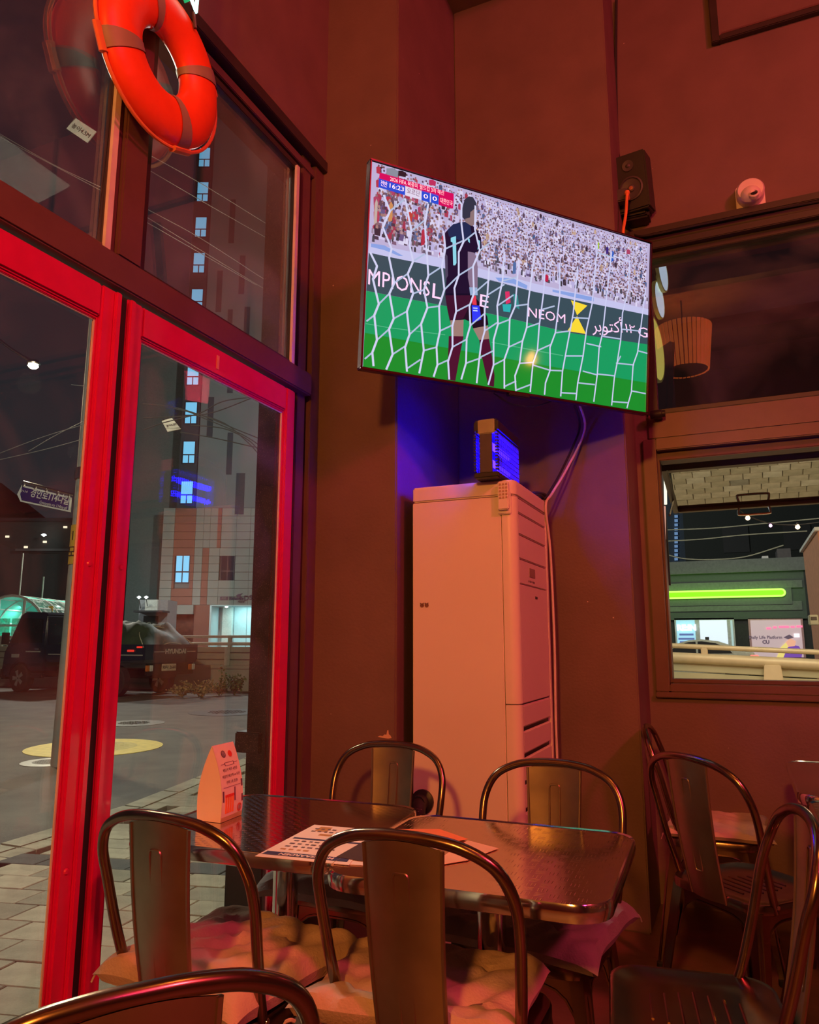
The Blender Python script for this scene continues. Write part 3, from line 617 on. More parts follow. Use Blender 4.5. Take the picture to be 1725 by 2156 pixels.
TV_TEXT=[('MPIONS', 'cfcff8', (-680, -52), (-424, -48), 92, 2.6), ('L', 'cfcff8', (-414, -50), (-372, -51), 92, 2.6), ('E', 'cfcff8', (-201, -47), (-159, -48), 80, 2.6), ('NEOM', 'cfcff8', (33, -51), (224, -46), 62, 2.6), ('ﺮﺑﻮﺘﻛﺃ', 'cfcff8', (371, -51), (536, -26), 80, 2.6), ('١٢', 'cfcff8', (551, -27), (608, -25), 60, 2.6), ('G', 'cfcff8', (627, -30), (685, -28), 70, 2.6), ('2026 FIFA 북중미 월드컵 3차 예선', 'ffd9ea', (-609, 338), (-379, 341), 0, 6.5), ('전반', 'dfe8ff', (-647, 311), (-620, 311), 0, 6.5), ('16:23', 'ffffff', (-612, 312), (-553, 312), 0, 6.5), ('요르단', '3a2a50', (-538, 311), (-483, 311), 0, 6.5), ('0', 'ffffff', (-467, 309), (-448, 309), 0, 6.5), ('0', 'ffffff', (-428, 310), (-409, 310), 0, 6.5), ('대한민국', 'ffd9ea', (-395, 310), (-340, 309), 0, 6.5)]
TV_NET=[[(-676,43),(-646,-3),(-660,-55),(-632,-143),(-648,-188),(-633,-278),(-649,-327),(-642,-376)],[(-632,270),(-604,216),(-630,148),(-590,75),(-599,39),(-573,-51),(-591,-95),(-569,-186),(-586,-229),(-567,-321),(-590,-381)],[(-544,279),(-512,162),(-517,106),(-499,47),(-519,-5),(-493,-76),(-516,-149),(-501,-235),(-517,-286),(-505,-376)],[(-445,284),(-456,203),(-445,115),(-432,6),(-448,-53),(-430,-119),(-454,-186),(-438,-286),(-453,-375)],[(-374,195),(-363,126),(-375,53),(-360,-35),(-380,-103),(-372,-199),(-384,-264),(-377,-332),(-391,-379)],[(-325,343),(-299,320),(-296,242),(-283,173),(-303,126),(-299,34),(-316,-20),(-304,-110),(-318,-169),(-314,-252),(-331,-311),(-323,-380)],[(-236,329),(-234,235),(-208,154),(-236,83),(-227,-23),(-245,-77),(-238,-154),(-252,-207),(-251,-306),(-269,-372)],[(-161,99),(-165,-18),(-175,-78),(-171,-164),(-185,-217),(-191,-275),(-199,-377)],[(-92,172),(-96,54),(-117,-53),(-110,-125),(-128,-193),(-124,-294),(-145,-376)],[(-22,158),(-26,53),(-31,-37),(-55,-93),(-55,-210),(-74,-264),(-69,-380)],[(56,205),(33,-2),(29,-115),(10,-177),(0,-268),(-20,-322),(-13,-383)],[(112,187),(108,50),(91,-96),(86,-202),(66,-257),(57,-377)],[(185,188),(191,51),(174,-112),(149,-177),(153,-274),(132,-330),(129,-379)],[(280,193),(264,-12),(248,-99),(229,-202),(217,-269),(212,-375)],[(383,310),(363,45),(338,-68),(323,-187),(299,-306),(292,-380)],[(463,296),(437,44),(426,-69),(409,-135),(403,-253),(388,-375)],[(474,282),(567,278),(566,157),(534,38),(528,-83),(511,-189),(498,-255),(487,-378)],[(665,176),(640,-24),(627,-123),(603,-183),(597,-304),(574,-379)]]
TV_LINK=[[(-632,-143),(-591,-95)],[(-633,-278),(-586,-229)],[(-648,-188),(-677,-215)],[(-649,-327),(-677,-355)],[(-573,-51),(-519,-5)],[(-569,-186),(-516,-149)],[(-567,-321),(-517,-282)],[(-499,47),(-451,86)],[(-493,-76),(-448,-53)],[(-501,-235),(-454,-186)],[(-506,-366),(-451,-323)],[(-432,6),(-375,53)],[(-430,-119),(-380,-103)],[(-438,-286),(-384,-264)],[(-363,126),(-285,176)],[(-360,-35),(-299,34)],[(-372,-199),(-314,-164)],[(-377,-332),(-328,-304)],[(-604,216),(-544,279)],[(-512,162),(-461,213)],[(-283,173),(-233,221)],[(-299,34),(-236,83)],[(-304,-110),(-241,-69)],[(-314,-252),(-250,-210)],[(-208,154),(-165,193)],[(-227,-23),(-159,44)],[(-238,-154),(-172,-92)],[(-251,-306),(-183,-274)],[(-165,-18),(-87,41)],[(-171,-164),(-110,-117)],[(-191,-275),(-126,-236)],[(-96,54),(-28,83)],[(-117,-53),(-42,6)],[(-110,-125),(-53,-96)],[(-124,-294),(-74,-264)],[(-55,-210),(9,-174)],[(-31,-37),(30,-18)],[(-69,-373),(-14,-343)],[(29,-115),(93,-85)],[(0,-268),(66,-254)],[(-13,-380),(56,-348)],[(86,-202),(153,-165)],[(102,-27),(165,0)],[(66,-265),(153,-274)],[(174,-112),(243,-93)],[(153,-274),(212,-267)],[(233,-201),(323,-187)],[(265,-31),(346,-20)],[(340,-130),(419,-131)],[(299,-306),(390,-301)],[(325,-252),(403,-257)],[(427,-84),(527,-79)],[(403,-253),(498,-247)],[(506,-190),(608,-182)],[(530,-155),(511,-189)],[(627,-115),(685,-118)],[(211,-360),(291,-353)],[(487,-362),(578,-355)],[(602,-300),(680,-301)],[(384,278),(474,274)],[(536,-34),(640,-24)]]
TV_CROWD=[(-679,77),(-381,86),(-207,82),(62,75),(685,84)]
# ------------------------------------------------------------------ television
def attr_mat(name, strength=1.0):
    m = bpy.data.materials.new(name); m.use_nodes = True; n = m.node_tree; b = n.nodes['Principled BSDF']
    a = n.nodes.new('ShaderNodeAttribute'); a.attribute_name = 'Col'; n.links.new(a.outputs['Color'], b.inputs['Emission Color']); b.inputs['Emission Strength'].default_value = strength
    b.inputs['Base Color'].default_value = (.01, .01, .01, 1); b.inputs['Roughness'].default_value = .07; return m
TM = Matrix([TV_R[0]+[TV_T0[0]], TV_R[1]+[TV_T0[1]], TV_R[2]+[TV_T0[2]], [0, 0, 0, 1]])
tv = thing('television', 'large flat television tilted down across the corner, showing a football match', 'television', M=TM)
m = MB(); X, Z = .687, .3865
for a, b in (((-X-.007, -.006, Z), (X+.007, .03, Z+.007)), ((-X-.007, -.006, -Z-.010), (X+.007, .03, -Z)), ((-X-.007, -.006, -Z), (-X, .03, Z)), ((X, -.006, -Z), (X+.007, .03, Z))): m.box(a, b)
m.build('bezel', mat('tv_bezel', (.10, .02, .03), .25, .6), tv, bevel=.002)
MB().box((-X-.003, .004, -Z-.004), (X+.003, .035, Z+.003)).build('housing', BLACK, tv, bevel=.004)
MB().box((-.52, .035, -.34), (.52, .062, .12)).build('rear_bulge', BLACK, tv, bevel=.012)
MB().box((-.05, -.010, -Z-.022), (.05, .02, -Z-.008)).build('sensor_lug', BLACK, tv, bevel=.004)
MB().box((-.28, .062, -.12), (.28, .085, .12)).build('mounting_plate', DGREY, tv, bevel=.003)
TI = TM
arm = MB(); p0 = TM @ Vector((.0, .085, 0)); arm.tube([p0, Vector((-.95, 3.05, p0.z)), Vector((-.83, YB, p0.z))], .024, 8); arm.build('wall_arm', DGREY, tv, world=True)
pic = MB(); D0 = .0030
def lay(poly, layer, col):
    y = D0-layer*.00035; vs = [(x/1000, y, z/1000) for x, z in poly]
    a = sum(vs[i][0]*vs[(i+1) % len(vs)][2]-vs[(i+1) % len(vs)][0]*vs[i][2] for i in range(len(vs)))
    if a < 0: vs = vs[::-1]
    pic.add(vs, [tuple(range(len(vs)))], srgb(col) if isinstance(col, str) else col)
lay([(-685, -385), (685, -385), (685, 385), (-685, 385)], 0, 'c0b4da')
Rc = random.Random(21)
def sc(c, k): c = srgb(c) if isinstance(c, str) else c; return tuple(min(1, x*k) for x in c)
for row in range(24):
    zb = 381-row*13.0
    for i in range(int(1370/13)):
        x = -685+i*13.2+Rc.uniform(-6, 6); left = max(0, min(1, (-150-x)/400)); s = (9.5+row*.30)*(1+.55*left)
        if x < -683+s or x > 683-s or (left > .2 and Rc.random() < .35): continue
        z = zb+Rc.uniform(-4, 4)
        if z-s*1.5 < 88 or z+s*.8 > 384: continue
        q = Rc.random()
        if q < .88-.28*left: c = Rc.choice(['d6ccf2', 'c8bfea', 'e0daf8', 'bfb6e4', 'd0c9ee'])
        elif q < .86: c = Rc.choice(['b04468', 'a83a52', 'c03a50'])
        elif q < .93: c = Rc.choice(['5a6a98', '46608f', '6b5a8a'])
        else: c = Rc.choice(['3a3040', '5a4a60', '7a6a88', 'c8a890'])
        lay([(x-s*.5, z-s*1.5), (x+s*.5, z-s*1.5), (x+s*.62, z-s*.1), (x+s*.3, z+s*.25), (x-s*.3, z+s*.25), (x-s*.62, z-s*.1)], .25+.02*Rc.random(), sc(c, Rc.uniform(.85, 1.05)))
        lay([(x-s*.22, z+s*.2), (x+s*.22, z+s*.2), (x+s*.25, z+s*.6), (x, z+s*.78), (x-s*.25, z+s*.6)], .42+.02*Rc.random(), sc(Rc.choice(['a8807c', '987078', 'b08c90', '7a5860', '604858']), Rc.uniform(.8, 1.1)))
        if q < .8 and Rc.random() < .35: lay([(x-s*.4, z-s*1.6), (x+s*.4, z-s*1.6), (x+s*.35, z-s*1.05), (x-s*.35, z-s*1.05)], .36, sc(Rc.choice(['4a3a4c', '6a5a70', '80607a']), 1))
for k in range(150):                                 # dark gaps and railings low in the stand
    x = Rc.uniform(-670, 680); z = Rc.uniform(90, 135); s = Rc.uniform(5, 12); lay([(x-s*.5, z-s), (x+s*.5, z-s), (x+s*.4, z+s), (x-s*.4, z+s)], .5, Rc.choice(['4a4a58', '6a5a62', '9a8aa0', '3c3a44', 'e2dcf8']))
for x, z, wd, hh, c in ((-560, 372, 34, 12, '2a1c28'), (-430, 372, 30, 12, 'c03060'), (-600, 365, 50, 18, '8a90a0'), (440, 300, 14, 18, '3a2a80'), (470, 280, 14, 26, '2a60c8'), (390, 310, 9, 16, 'a8c83a'), (560, 320, 22, 12, 'b04468'), (-600, 215, 16, 40, 'd0905a'), (-520, 215, 22, 20, 'c04438'), (-460, 150, 16, 34, 'b83048'), (120, 110, 22, 16, 'c02048'), (-660, 200, 12, 50, 'c4b0a8'), (-40, 120, 16, 28, '5070a8')):
    lay([(x-wd*.5, z-hh), (x+wd*.45, z-hh*.8), (x+wd*.5, z+hh*.7), (x, z+hh), (x-wd*.5, z+hh*.6)], .6, c)
for L_, c, pts in TV_POLY:
    if len(pts) > 4 and L_ >= 2.5 or True: lay(pts, L_, c)
def strand(P, wd, layer, col):
    for a, b in zip(P[:-1], P[1:]):
        dx, dz = b[0]-a[0], b[1]-a[1]; l = math.hypot(dx, dz) or 1; nx, nz = -dz/l*wd/2, dx/l*wd/2; ex, ez = dx/l*1.0, dz/l*1.0
        cl = lambda p: (max(-685, min(685, p[0])), max(-385, min(385, p[1])))
        lay([cl((a[0]-nx-ex, a[1]-nz-ez)), cl((b[0]-nx+ex, b[1]-nz+ez)), cl((b[0]+nx+ex, b[1]+nz+ez)), cl((a[0]+nx-ex, a[1]+nz-ez))], layer, col)
for k, s_ in enumerate(TV_NET): strand(s_, 8.5-.12*k, 5, 'b9bce8' if k > 10 else 'd4d4f4'); strand(s_, 5.0, 5.05, 'd6d8fa')
for s_ in TV_LINK: strand(s_, 6, 4.9, 'b4c4e4')
scr = pic.build('screen', attr_mat('screen_picture', .95), tv, smooth=False)
me = scr.data
for k, (s_, c, a, b, hp, ly) in enumerate(TV_TEXT):
    mm = emitm('screen_text_'+c, c, .95)
    wd = math.hypot(b[0]-a[0], b[1]-a[1])/1000; size = hp*.72/1000*1.25 if hp else .024
    if 'FIFA' in s_: size = .021
    M = frameM(Vector(((a[0]+b[0])/2000, D0-ly*.00035-.0002, (a[1]+b[1])/2000)), (b[0]-a[0], 0, b[1]-a[1]), (-(b[1]-a[1])*.0, 0, 1))
    o = text(s_, size, mm, M, tv, 'screen_lettering', depth=.00002, world=False)
    cur = max(v.co.x for v in o.data.vertices)-min(v.co.x for v in o.data.vertices); cx = (a[0]+b[0])/2000
    for v in o.data.vertices: v.co.x = cx+(v.co.x-cx)*wd/cur

# ------------------------------------------------------------------ air conditioner
AX0, AX1, AY0, AY1, AH = -1.193, -.760, 2.730, 3.245, 1.822
ac = thing('standing_air_conditioner', 'tall white floor-standing air conditioner in the corner niche', 'air conditioner', ((AX0+AX1)/2, (AY0+AY1)/2, 0))
def acp(n, a, b, m_=ACW, bv=.003, par=None): return MB().box(a, b).build(n, m_, par or ac, world=True, bevel=bv)
acp('inner_core', (AX0+.012, AY0+.012, .03), (AX1-.014, AY1-.004, AH-.01), BLACK)
acp('plinth', (AX0+.01, AY0+.01, 0), (AX1-.01, AY1-.01, .03), DGREY)
# cap with rounded front edge
def rp(x0, y0, x1, y1, r):                           # outline rounded only on the camera-side right corner
    return [(x0, y0)]+[(x1-r+r*sin(a), y0+r-r*cos(a)) for a in [radians(90*k/6) for k in range(7)]]+[(x1, y1), (x0, y1)]
MB().prism([(x, y, 1.760) for x, y in rp(AX0, AY0, AX1, AY1, .035)], (0, 0, AH-1.760)).build('top_cap', ACW, ac, world=True, bevel=.006)
acp('side_panel', (AX0, AY0, .03), (-.8185, AY0+.014, 1.757))
def col_(n, z0, z1):
    MB().prism([(x, y, z0) for x, y in ([(-.8165, AY0)]+[(AX1-.035+.035*sin(a), AY0+.035-.035*cos(a)) for a in [radians(90*k/6) for k in range(7)]]+[(AX1, AY0+.040), (AX1-.014, AY0+.040), (AX1-.014, AY0+.03), (-.8165, AY0+.014)])], (0, 0, z1-z0)).build(n, ACW, ac, world=True, bevel=.002)
col_('corner_column', .970, 1.757); col_('lower_corner_column', .03, .967)
acp('rear_edge_trim', (AX1-.02, AY1-.03, .03), (AX1, AY1, 1.757)); 
fy0, fy1 = AY0+.043, AY1-.033
for z0, z1 in ((1.697, 1.755), (1.613, 1.693), (1.517, 1.609)): acp('air_vane', (AX1-.014, fy0, z0), (AX1-.001, fy1, z1), bv=.004)
acp('control_panel', (AX1-.014, fy0, 1.420), (AX1-.001, fy1, 1.513)); acp('front_panel', (AX1-.014, fy0, .970), (AX1-.001, fy1, 1.4175))
dp = acp('display', (AX1-.002, 2.915, 1.455), (AX1+.0008, 3.004, 1.492), mat('display_grey', (.30, .22, .2), .2), .001)
for k in range(6): MB().lathe([(0, .001), (.004, .001), (.005, 0)], (AX1-.001, 2.905+k*.018, 1.437), 10, M=Matrix.Rotation(pi/2, 4, 'Y')).build('button', DGREY, ac, world=True)
acp('maker_badge', (AX1-.002, 3.0, 1.372), (AX1+.0006, 3.035, 1.382), DGREY, .0005)
for k in range(9):
    z1 = .965-k*.096; acp('intake_louver', (AX1-.014, fy0, z1-.082), (AX1-.001, fy1, z1), bv=.006) if z1-.082 > .05 else None
# refrigerant hose port on the side
hp_ = MB().lathe([(.045, 0), (.045, .01), (.03, .016), (.028, .05)], (-1.15, AY0-.001, .60), 20, M=Matrix.Rotation(pi/2, 4, 'X')).build('hose_port', BLACK, ac, world=True)
MB().tube(spline([(-1.15, AY0-.04, .60), (-1.14, AY0-.07, .57), (-1.15, AY0-.06, .45), (-1.17, AY0-.04, .2), (-1.17, AY0-.03, .02)], 5), .026, 12).build('insulated_hose', RUBBER, ac, world=True)
# round fridge-magnet stickers
for k, x in enumerate((-1.152, -1.132)):
    t = thing('face_sticker', ('left' if k == 0 else 'right')+' one of two small brown stickers on the air conditioner side', 'sticker', (x, AY0-.001, 1.341), group='stickers on the air conditioner')
    MB().lathe([(0, .0012), (.008, .0012), (.0085, 0)], M=Matrix.Rotation(pi/2, 4, 'X'), seg=16).build('sticker_face', mat('sticker_brown', (.2, .1, .06), .5), t)
    m = MB()
    for sx in (-1, 1): m.box((sx*.0035-.001, -.0018, .0005), (sx*.0035+.001, -.0011, .003)); m.prism([(sx*.003, -.0011, .007), (sx*.008, -.0011, .006), (sx*.007, -.0011, .012)], (0, -.0006, 0))
    m.build('sticker_eyes', BLACK, t)
# remote control in its holder on the corner column
rm = thing('remote_control', 'small white remote control in a holder at the top corner of the air conditioner', 'remote control', (-.802, AY0-.012, 1.70))
MB().box((-.828, AY0-.010, 1.685), (-.776, AY0-.0005, 1.775)).build('holder', WHITEP, rm, world=True, bevel=.003)
MB().box((-.823, AY0-.026, 1.700), (-.780, AY0-.010, 1.812)).build('remote_body', WHITEP, rm, world=True, bevel=.004)
for r in range(5):
    for c in range(3): MB().box((-.816+c*.0125, AY0-.028, 1.795-r*.013), (-.808+c*.0125, AY0-.0255, 1.803-r*.013)).build('button', mat('button_tan', (.45, .3, .22), .5), rm, world=True, bevel=.0008)

# ------------------------------------------------------------------ insect lamp on top of the air conditioner
BL = emitm('uv_tube', (.0022, .0006, 1.0), 150.0)
zp = thing('insect_lamp', 'black insect lamp with blue glowing grille standing on the air conditioner', 'insect lamp', (-.855, 2.80, AH))
zx0, zx1, zy0, zy1, zz0, zz1 = -.905, -.805, 2.665, 2.985, AH+.001, AH+.235
def zb(n, a, b, m_=DGREY, bv=.002): return MB().box(a, b).build(n, m_, zp, world=True, bevel=bv)
SIL = mat('brushed_silver', (.45, .42, .38), .35, 1)
zb('top_housing', (zx0, zy0, zz1-.052), (zx1, zy1, zz1), BLACK, .008); zb('end_cap', (zx0+.02, zy0-.004, zz1-.060), (zx1-.012, zy0+.012, zz1-.002), SIL, .003)
zb('base_tray', (zx0, zy0, zz0), (zx1, zy1, zz0+.022), BLACK, .004)
for y in (zy0, zy1-.012): zb('end_frame', (zx0+.025, y, zz0+.02), (zx1-.025, y+.012, zz1-.05), DGREY)
tubes = []
for k, z in enumerate((zz0+.075, zz0+.145)):
    MB().tube([(-.855, zy0+.02, z), (-.855, zy1-.02, z)], .013, 14).build('blue_tube', BL, zp, world=True)
for x in (zx0+.004, zx1-.004):
    m = MB()
    for k in range(22): m.tube([(x, zy0+.012+k*.0141, zz0+.02), (x, zy0+.012+k*.0141, zz1-.052)], .0016, 5)
    for k in range(8): m.tube([(x, zy0+.008, zz0+.03+k*.021), (x, zy1-.008, zz0+.03+k*.021)], .0018, 5)
    m.build('grille_wires', DGREY, zp, world=True, kind='stuff')
for k in range(12): 
    for x in (zx0+.001, zx1-.012): MB().box((x, zy0-.001, zz0+.028+k*.0125), (x+.011, zy0+.013, zz0+.035+k*.0125)).build('fin', BLACK, zp, world=True)
MB_ = MB().tube(spline([(-1.08, 2.80, AH+.004), (-1.10, 2.82, AH+.016), (-1.07, 2.86, AH+.02), (-1.04, 2.83, AH+.006), (-.99, 2.88, AH+.004), (-.90, 2.93, AH+.008)], 5), .0035, 6)
tag(MB_.build('power_lead', mat('lead_white', (.7, .7, .75), .4)), 'thin looped white lead lying on top of the air conditioner left of the lamp', 'cable')
tag(MB().tube(spline([(-.80, 3.10, AH+.006), (-.765, 3.14, AH+.012), (-.76, 3.20, AH+.008), (-.80, 3.22, AH+.008), (-.83, 3.16, AH+.012), (-.78, 3.12, AH+.02), (-.75, 3.19, AH+.02), (-.79, 3.23, AH+.016)], 5), .006, 8).build('coiled_cable', RUBBER), 'coiled black cable on the rear corner of the air conditioner', 'cable')
tvb = TM @ Vector((.30, .04, -.36))
tag(MB().tube(spline([tvb, (-.62, 3.38, 2.20), (-.66, 3.36, 2.08), (-.72, 3.30, 1.93), (-.765, 3.24, AH+.01)], 6), .0055, 8).build('television_cable', BLACK), 'black cable hanging from the television to the air conditioner top', 'cable')
tag(MB().tube(spline([tvb+Vector((.02, .02, 0)), (-.60, 3.39, 2.18), (-.675, 3.33, 1.99), (-.735, 3.26, 1.86), (-.752, 3.20, 1.79), (-.752, 3.258, 1.6), (-.748, 3.262, 1.2), (-.752, 3.256, .8), (-.746, 3.26, .3), (-.75, 3.26, .01)], 6), .0055, 8).build('white_cable', mat('cable_white', (.65, .55, .55), .5)), 'pale cable running from the television down the right edge of the air conditioner', 'cable')
tag(MB().tube(spline([TM @ Vector((-.1, .03, -.40)), TM @ Vector((0, .04, -.43)), TM @ Vector((.12, .05, -.42)), TM @ Vector((.2, .05, -.39))], 6), .003, 6).build('loop_cable', RUBBER), 'thin black cable looping just under the television', 'cable')

# ------------------------------------------------------------------ speaker, security camera
def bxM(p, rz, rx=0): return Matrix.Translation(p) @ Matrix.Rotation(rz, 4, 'Z') @ Matrix.Rotation(rx, 4, 'X')
p = at(1328, 383, 'y', YW-.17)
sk = thing('wall_speaker', 'black loudspeaker on a bracket high beside the television', 'speaker', M=bxM(p, radians(-8), radians(12)))
MB().box((-.085, 0, -.15), (.085, .14, .15)).build('cabinet', BLACK, sk, bevel=.008)
RX = Matrix.Rotation(pi/2, 4, 'X')
MB().lathe([(.060, 0), (.062, .006), (.054, .009), (.050, .004), (.020, -.0), (.016, .006), (.0, .009)], (0, -.001, -.035), 28, M=RX).build('woofer', DGREY, sk)
MB().lathe([(0, .006), (.010, .005), (.012, 0)], (0, -.006, -.035), 14, M=RX).build('dust_cap', mat('cap_copper', (.6, .25, .15), .3, .8), sk)
MB().lathe([(.028, 0), (.029, .004), (.012, .002), (.008, .006), (0, .008)], (-.005, -.001, .085), 20, M=RX).build('tweeter', DGREY, sk)
MB().box((-.02, .14, -.03), (.02, .20, .03)).build('bracket', DGREY, sk)
p2 = at(1335, 440, 'y', YW-.10)
a2 = thing('wall_junction_box', 'dark box fixed to the wall just under the loudspeaker', 'box', p2)
MB().box(p2-Vector((.06, 0, .055)), p2+Vector((.075, .10, .05))).build('housing', BLACK, a2, world=True, bevel=.01); MB().box(p2-Vector((.05, .006, .04)), p2+Vector((.06, 0, .035))).build('lid', DGREY, a2, world=True, bevel=.004)
p3 = at(1306, 410, 'y', YW-.22)
a3 = thing('power_adapter', 'small grey adapter box at the lower left of the loudspeaker', 'adapter', p3); MB().box(p3-Vector((.045, 0, .035)), p3+Vector((.035, .05, .035))).build('body', DGREY, a3, world=True, bevel=.005); MB().tube([p3+Vector((.0, .05, 0)), p3+Vector((.02, .22, -.02))], .008, 6).build('stub', DGREY, a3, world=True)
ca = at(1321, 408, 'y', YW-.24); cb = at(1312, 492, 'y', YW-.34)
oc = thing('orange_cable', 'bright orange cable from the loudspeaker down behind the television', 'cable', ca)
MB().tube(spline([ca+Vector((0, .05, .0)), ca, ca.lerp(cb, .5)+Vector((.004, 0, 0)), cb, cb-Vector((.01, -.02, .10))], 6), .0075, 8).build('cord', ROPE, oc, world=True)
MB().lathe([(.006, -.012), (.014, 0), (.012, .014)], ca, 12).build('plug', ROPE, oc, world=True)
tag(MB().tube(spline([at(1318, 470, 'y', YW-.03), at(1330, 485, 'y', YW-.03), at(1352, 497, 'y', YW-.075), at(1450, 478, 'y', YW-.075), at(1600, 447, 'y', YW-.075), at(1725, 424, 'y', YW-.075)], 6), .006, 6).build('wall_cable', RUBBER), 'black cable lying along the top of the dark window casing', 'cable')
tag(MB().tube(spline([at(1298, 0, 'y', YW-.012), at(1297, 150, 'y', YW-.012), at(1300, 300, 'y', YW-.012), at(1303, 330, 'y', YW-.03)], 6), .008, 6).build('riser_cable', RUBBER), 'black cable running up the wall edge above the loudspeaker', 'cable')
p = at(1581, 412, 'y', YW-.05)
sc_ = thing('security_camera', 'white dome security camera on the wall above the window', 'camera', p)
MB().prism([Vector((p.x+x, YW-.001, p.z+z)) for x, z in rrect(.135, .175, .022, 5)], (0, -.012, 0)).build('mount_plate', WHITEP, sc_, world=True, bevel=.003)
Mx = Matrix.Rotation(pi/2, 4, 'X')
MB().lathe([(.064, 0), (.066, .050), (.058, .062), (0, .064)], (p.x, YW-.012, p.z+.022), 28, M=Mx).build('base_ring', WHITEP, sc_, world=True)
dm = []; m = MB()
for i in range(9): a = radians(90*i/8); dm.append((.050*cos(a), .05*sin(a)))
m.lathe(dm[:-1]+[(0, .05)], (p.x, YW-.060, p.z-.008), 24, M=Matrix.Rotation(radians(62), 4, 'X')); m.build('dome', WHITEP, sc_, world=True)
lp = Vector((p.x+.012, YW-.104, p.z-.028)); LM = Matrix.Rotation(radians(70), 4, 'X')
MB().lathe([(.023, -.012), (.024, .006), (.018, .012), (.0175, .004)], lp, 20, M=LM).build('lens_hood', WHITEP, sc_, world=True); MB().lathe([(.0165, .003), (.016, .007), (0, .010)], lp, 16, M=LM).build('lens', BLACK, sc_, world=True)
p = at(1385, 872, 'y', YW-.06)
gr = thing('black_knob', 'small black cylindrical fitting at the lower right corner of the television', 'fitting', p)
MB().lathe([(.020, -.035), (.022, -.03), (.022, .02), (.017, .022), (.017, .036), (0, .038)], p, 18, M=Matrix.Rotation(pi/2, 4, 'Y')).build('barrel', BLACK, gr, world=True); MB().box(p+Vector((-.02, .0, -.02)), p+Vector((.02, .055, .01))).build('foot', BLACK, gr, world=True, bevel=.003)

# ------------------------------------------------------------------ life ring hanging before the transom
lr_c = Vector((-1.553, 1.567, 3.008)); R0, r0 = .176, .080
lrM = Matrix.Translation(lr_c) @ Matrix.Rotation(radians(8), 4, 'X')
lr = thing('life_ring', 'bright orange life ring hanging at the top left in front of the glass', 'life ring', M=lrM)
m = MB(); m.tube([(0, R0*cos(a), R0*sin(a)) for a in [2*pi*k/56 for k in range(56)]], r0, 24, closed=True, ref=(1, 0, 0), flat=1.0)
for v in m.v: v.x *= .58
m.build('ring_body', LIFE, lr)
for k in range(4):
    a0 = radians(16+90*k); m = MB(); n = 6; rings = []
    for i in range(n+1):
        a = a0+radians(-6.5+13*i/n); c_ = Vector((0, R0*cos(a), R0*sin(a))); u_ = Vector((0, cos(a), sin(a)))
        rings.append([c_+u_*cos(b)*(r0+.003)+Vector((sin(b)*(r0*.58+.003), 0, 0)) for b in [2*pi*q/24 for q in range(24)]])
    vs = [p_ for g in rings for p_ in g]; fs = [(i*24+q, i*24+(q+1) % 24, (i+1)*24+(q+1) % 24, (i+1)*24+q) for i in range(n) for q in range(24)]
    m.add(vs, fs); st = m.build('strap', STRAPM, lr)
    # grab-line cleat on the outer edge
    ca_ = Vector((0, (R0+r0+.006)*cos(a0), (R0+r0+.006)*sin(a0))); tg = Vector((0, -sin(a0), cos(a0)))
    MB().tube([ca_-tg*.04, ca_+tg*.04], .010, 8, flat=1.6).build('cleat', ROPE, st)
pts = []
for k in range(4):
    for i in range(7):
        a = radians(16+90*k+i*90/7); sag = .004+.010*sin(pi*i/7); pts.append((0, (R0+r0+sag)*cos(a), (R0+r0+sag)*sin(a)))
MB().tube(spline(pts, 2, closed=True), .006, 8, closed=True, ref=(1, 0, 0)).build('grab_line', ROPE, lr)
tag(MB().tube([lr_c+Vector((0, 0, .262)), Vector((-1.553, 1.567, 3.9)), Vector((-1.553, 1.567, HC))], .003, 6).build('hanging_wire', CHROME), 'wire holding up the orange life ring', 'wire')
# green and white lit sign above the ring; only its lower tip is in the picture
s0 = at(408, 26, 'x', -1.50); sg = thing('neon_sign', 'tip of a green sign edged in white light above the life ring', 'sign', s0)
A_, B_ = s0+Vector((0, -.34, .34)), s0+Vector((0, .02, .55)); nn = Vector((-.03, 0, 0))
gA = s0+Vector((0, -.012, .035)); MB().prism([gA, gA+Vector((0, -.20, .22)), gA+Vector((0, .0, .36))], nn).build('sign_face', emitm('sign_green', '0a9a64', .9), sg, world=True)
MB().tube([A_+Vector((.01, 0, 0)), s0+Vector((.01, 0, 0)), B_+Vector((.01, 0, 0))], .007, 8).build('light_tube', emitm('neon_white', '9affee', 3.0), sg, world=True)
MB().tube([s0, s0+Vector((0, .012, -.05))], .006, 6).build('bracket_tip', DGREY, sg, world=True); MB().tube([B_, Vector((-1.5, B_.y, HC))], .006, 6).build('hanger', DGREY, sg, world=True)

# ------------------------------------------------------------------ pendant lamp right of the picture, mirrored in screen and glass
pl = thing('pendant_lamp', 'small warm pendant lamp over the right-hand tables', 'lamp', (1.38, 2.63, 2.70))
MB().lathe([(.0, -.045), (.025, -.038), (.034, -.015), (.03, .01), (.014, .035), (.013, .05)], (1.38, 2.63, 2.70), 18).build('bulb', emitm('bulb_warm', (1, .34, .09), 32), pl, world=True)
MB().lathe([(.016, .045), (.018, .09), (.006, .10)], (1.38, 2.63, 2.70), 16).build('socket', BLACK, pl, world=True); MB().tube([(1.38, 2.63, 2.79), (1.38, 2.63, HC)], .004, 6).build('flex', BLACK, pl, world=True)
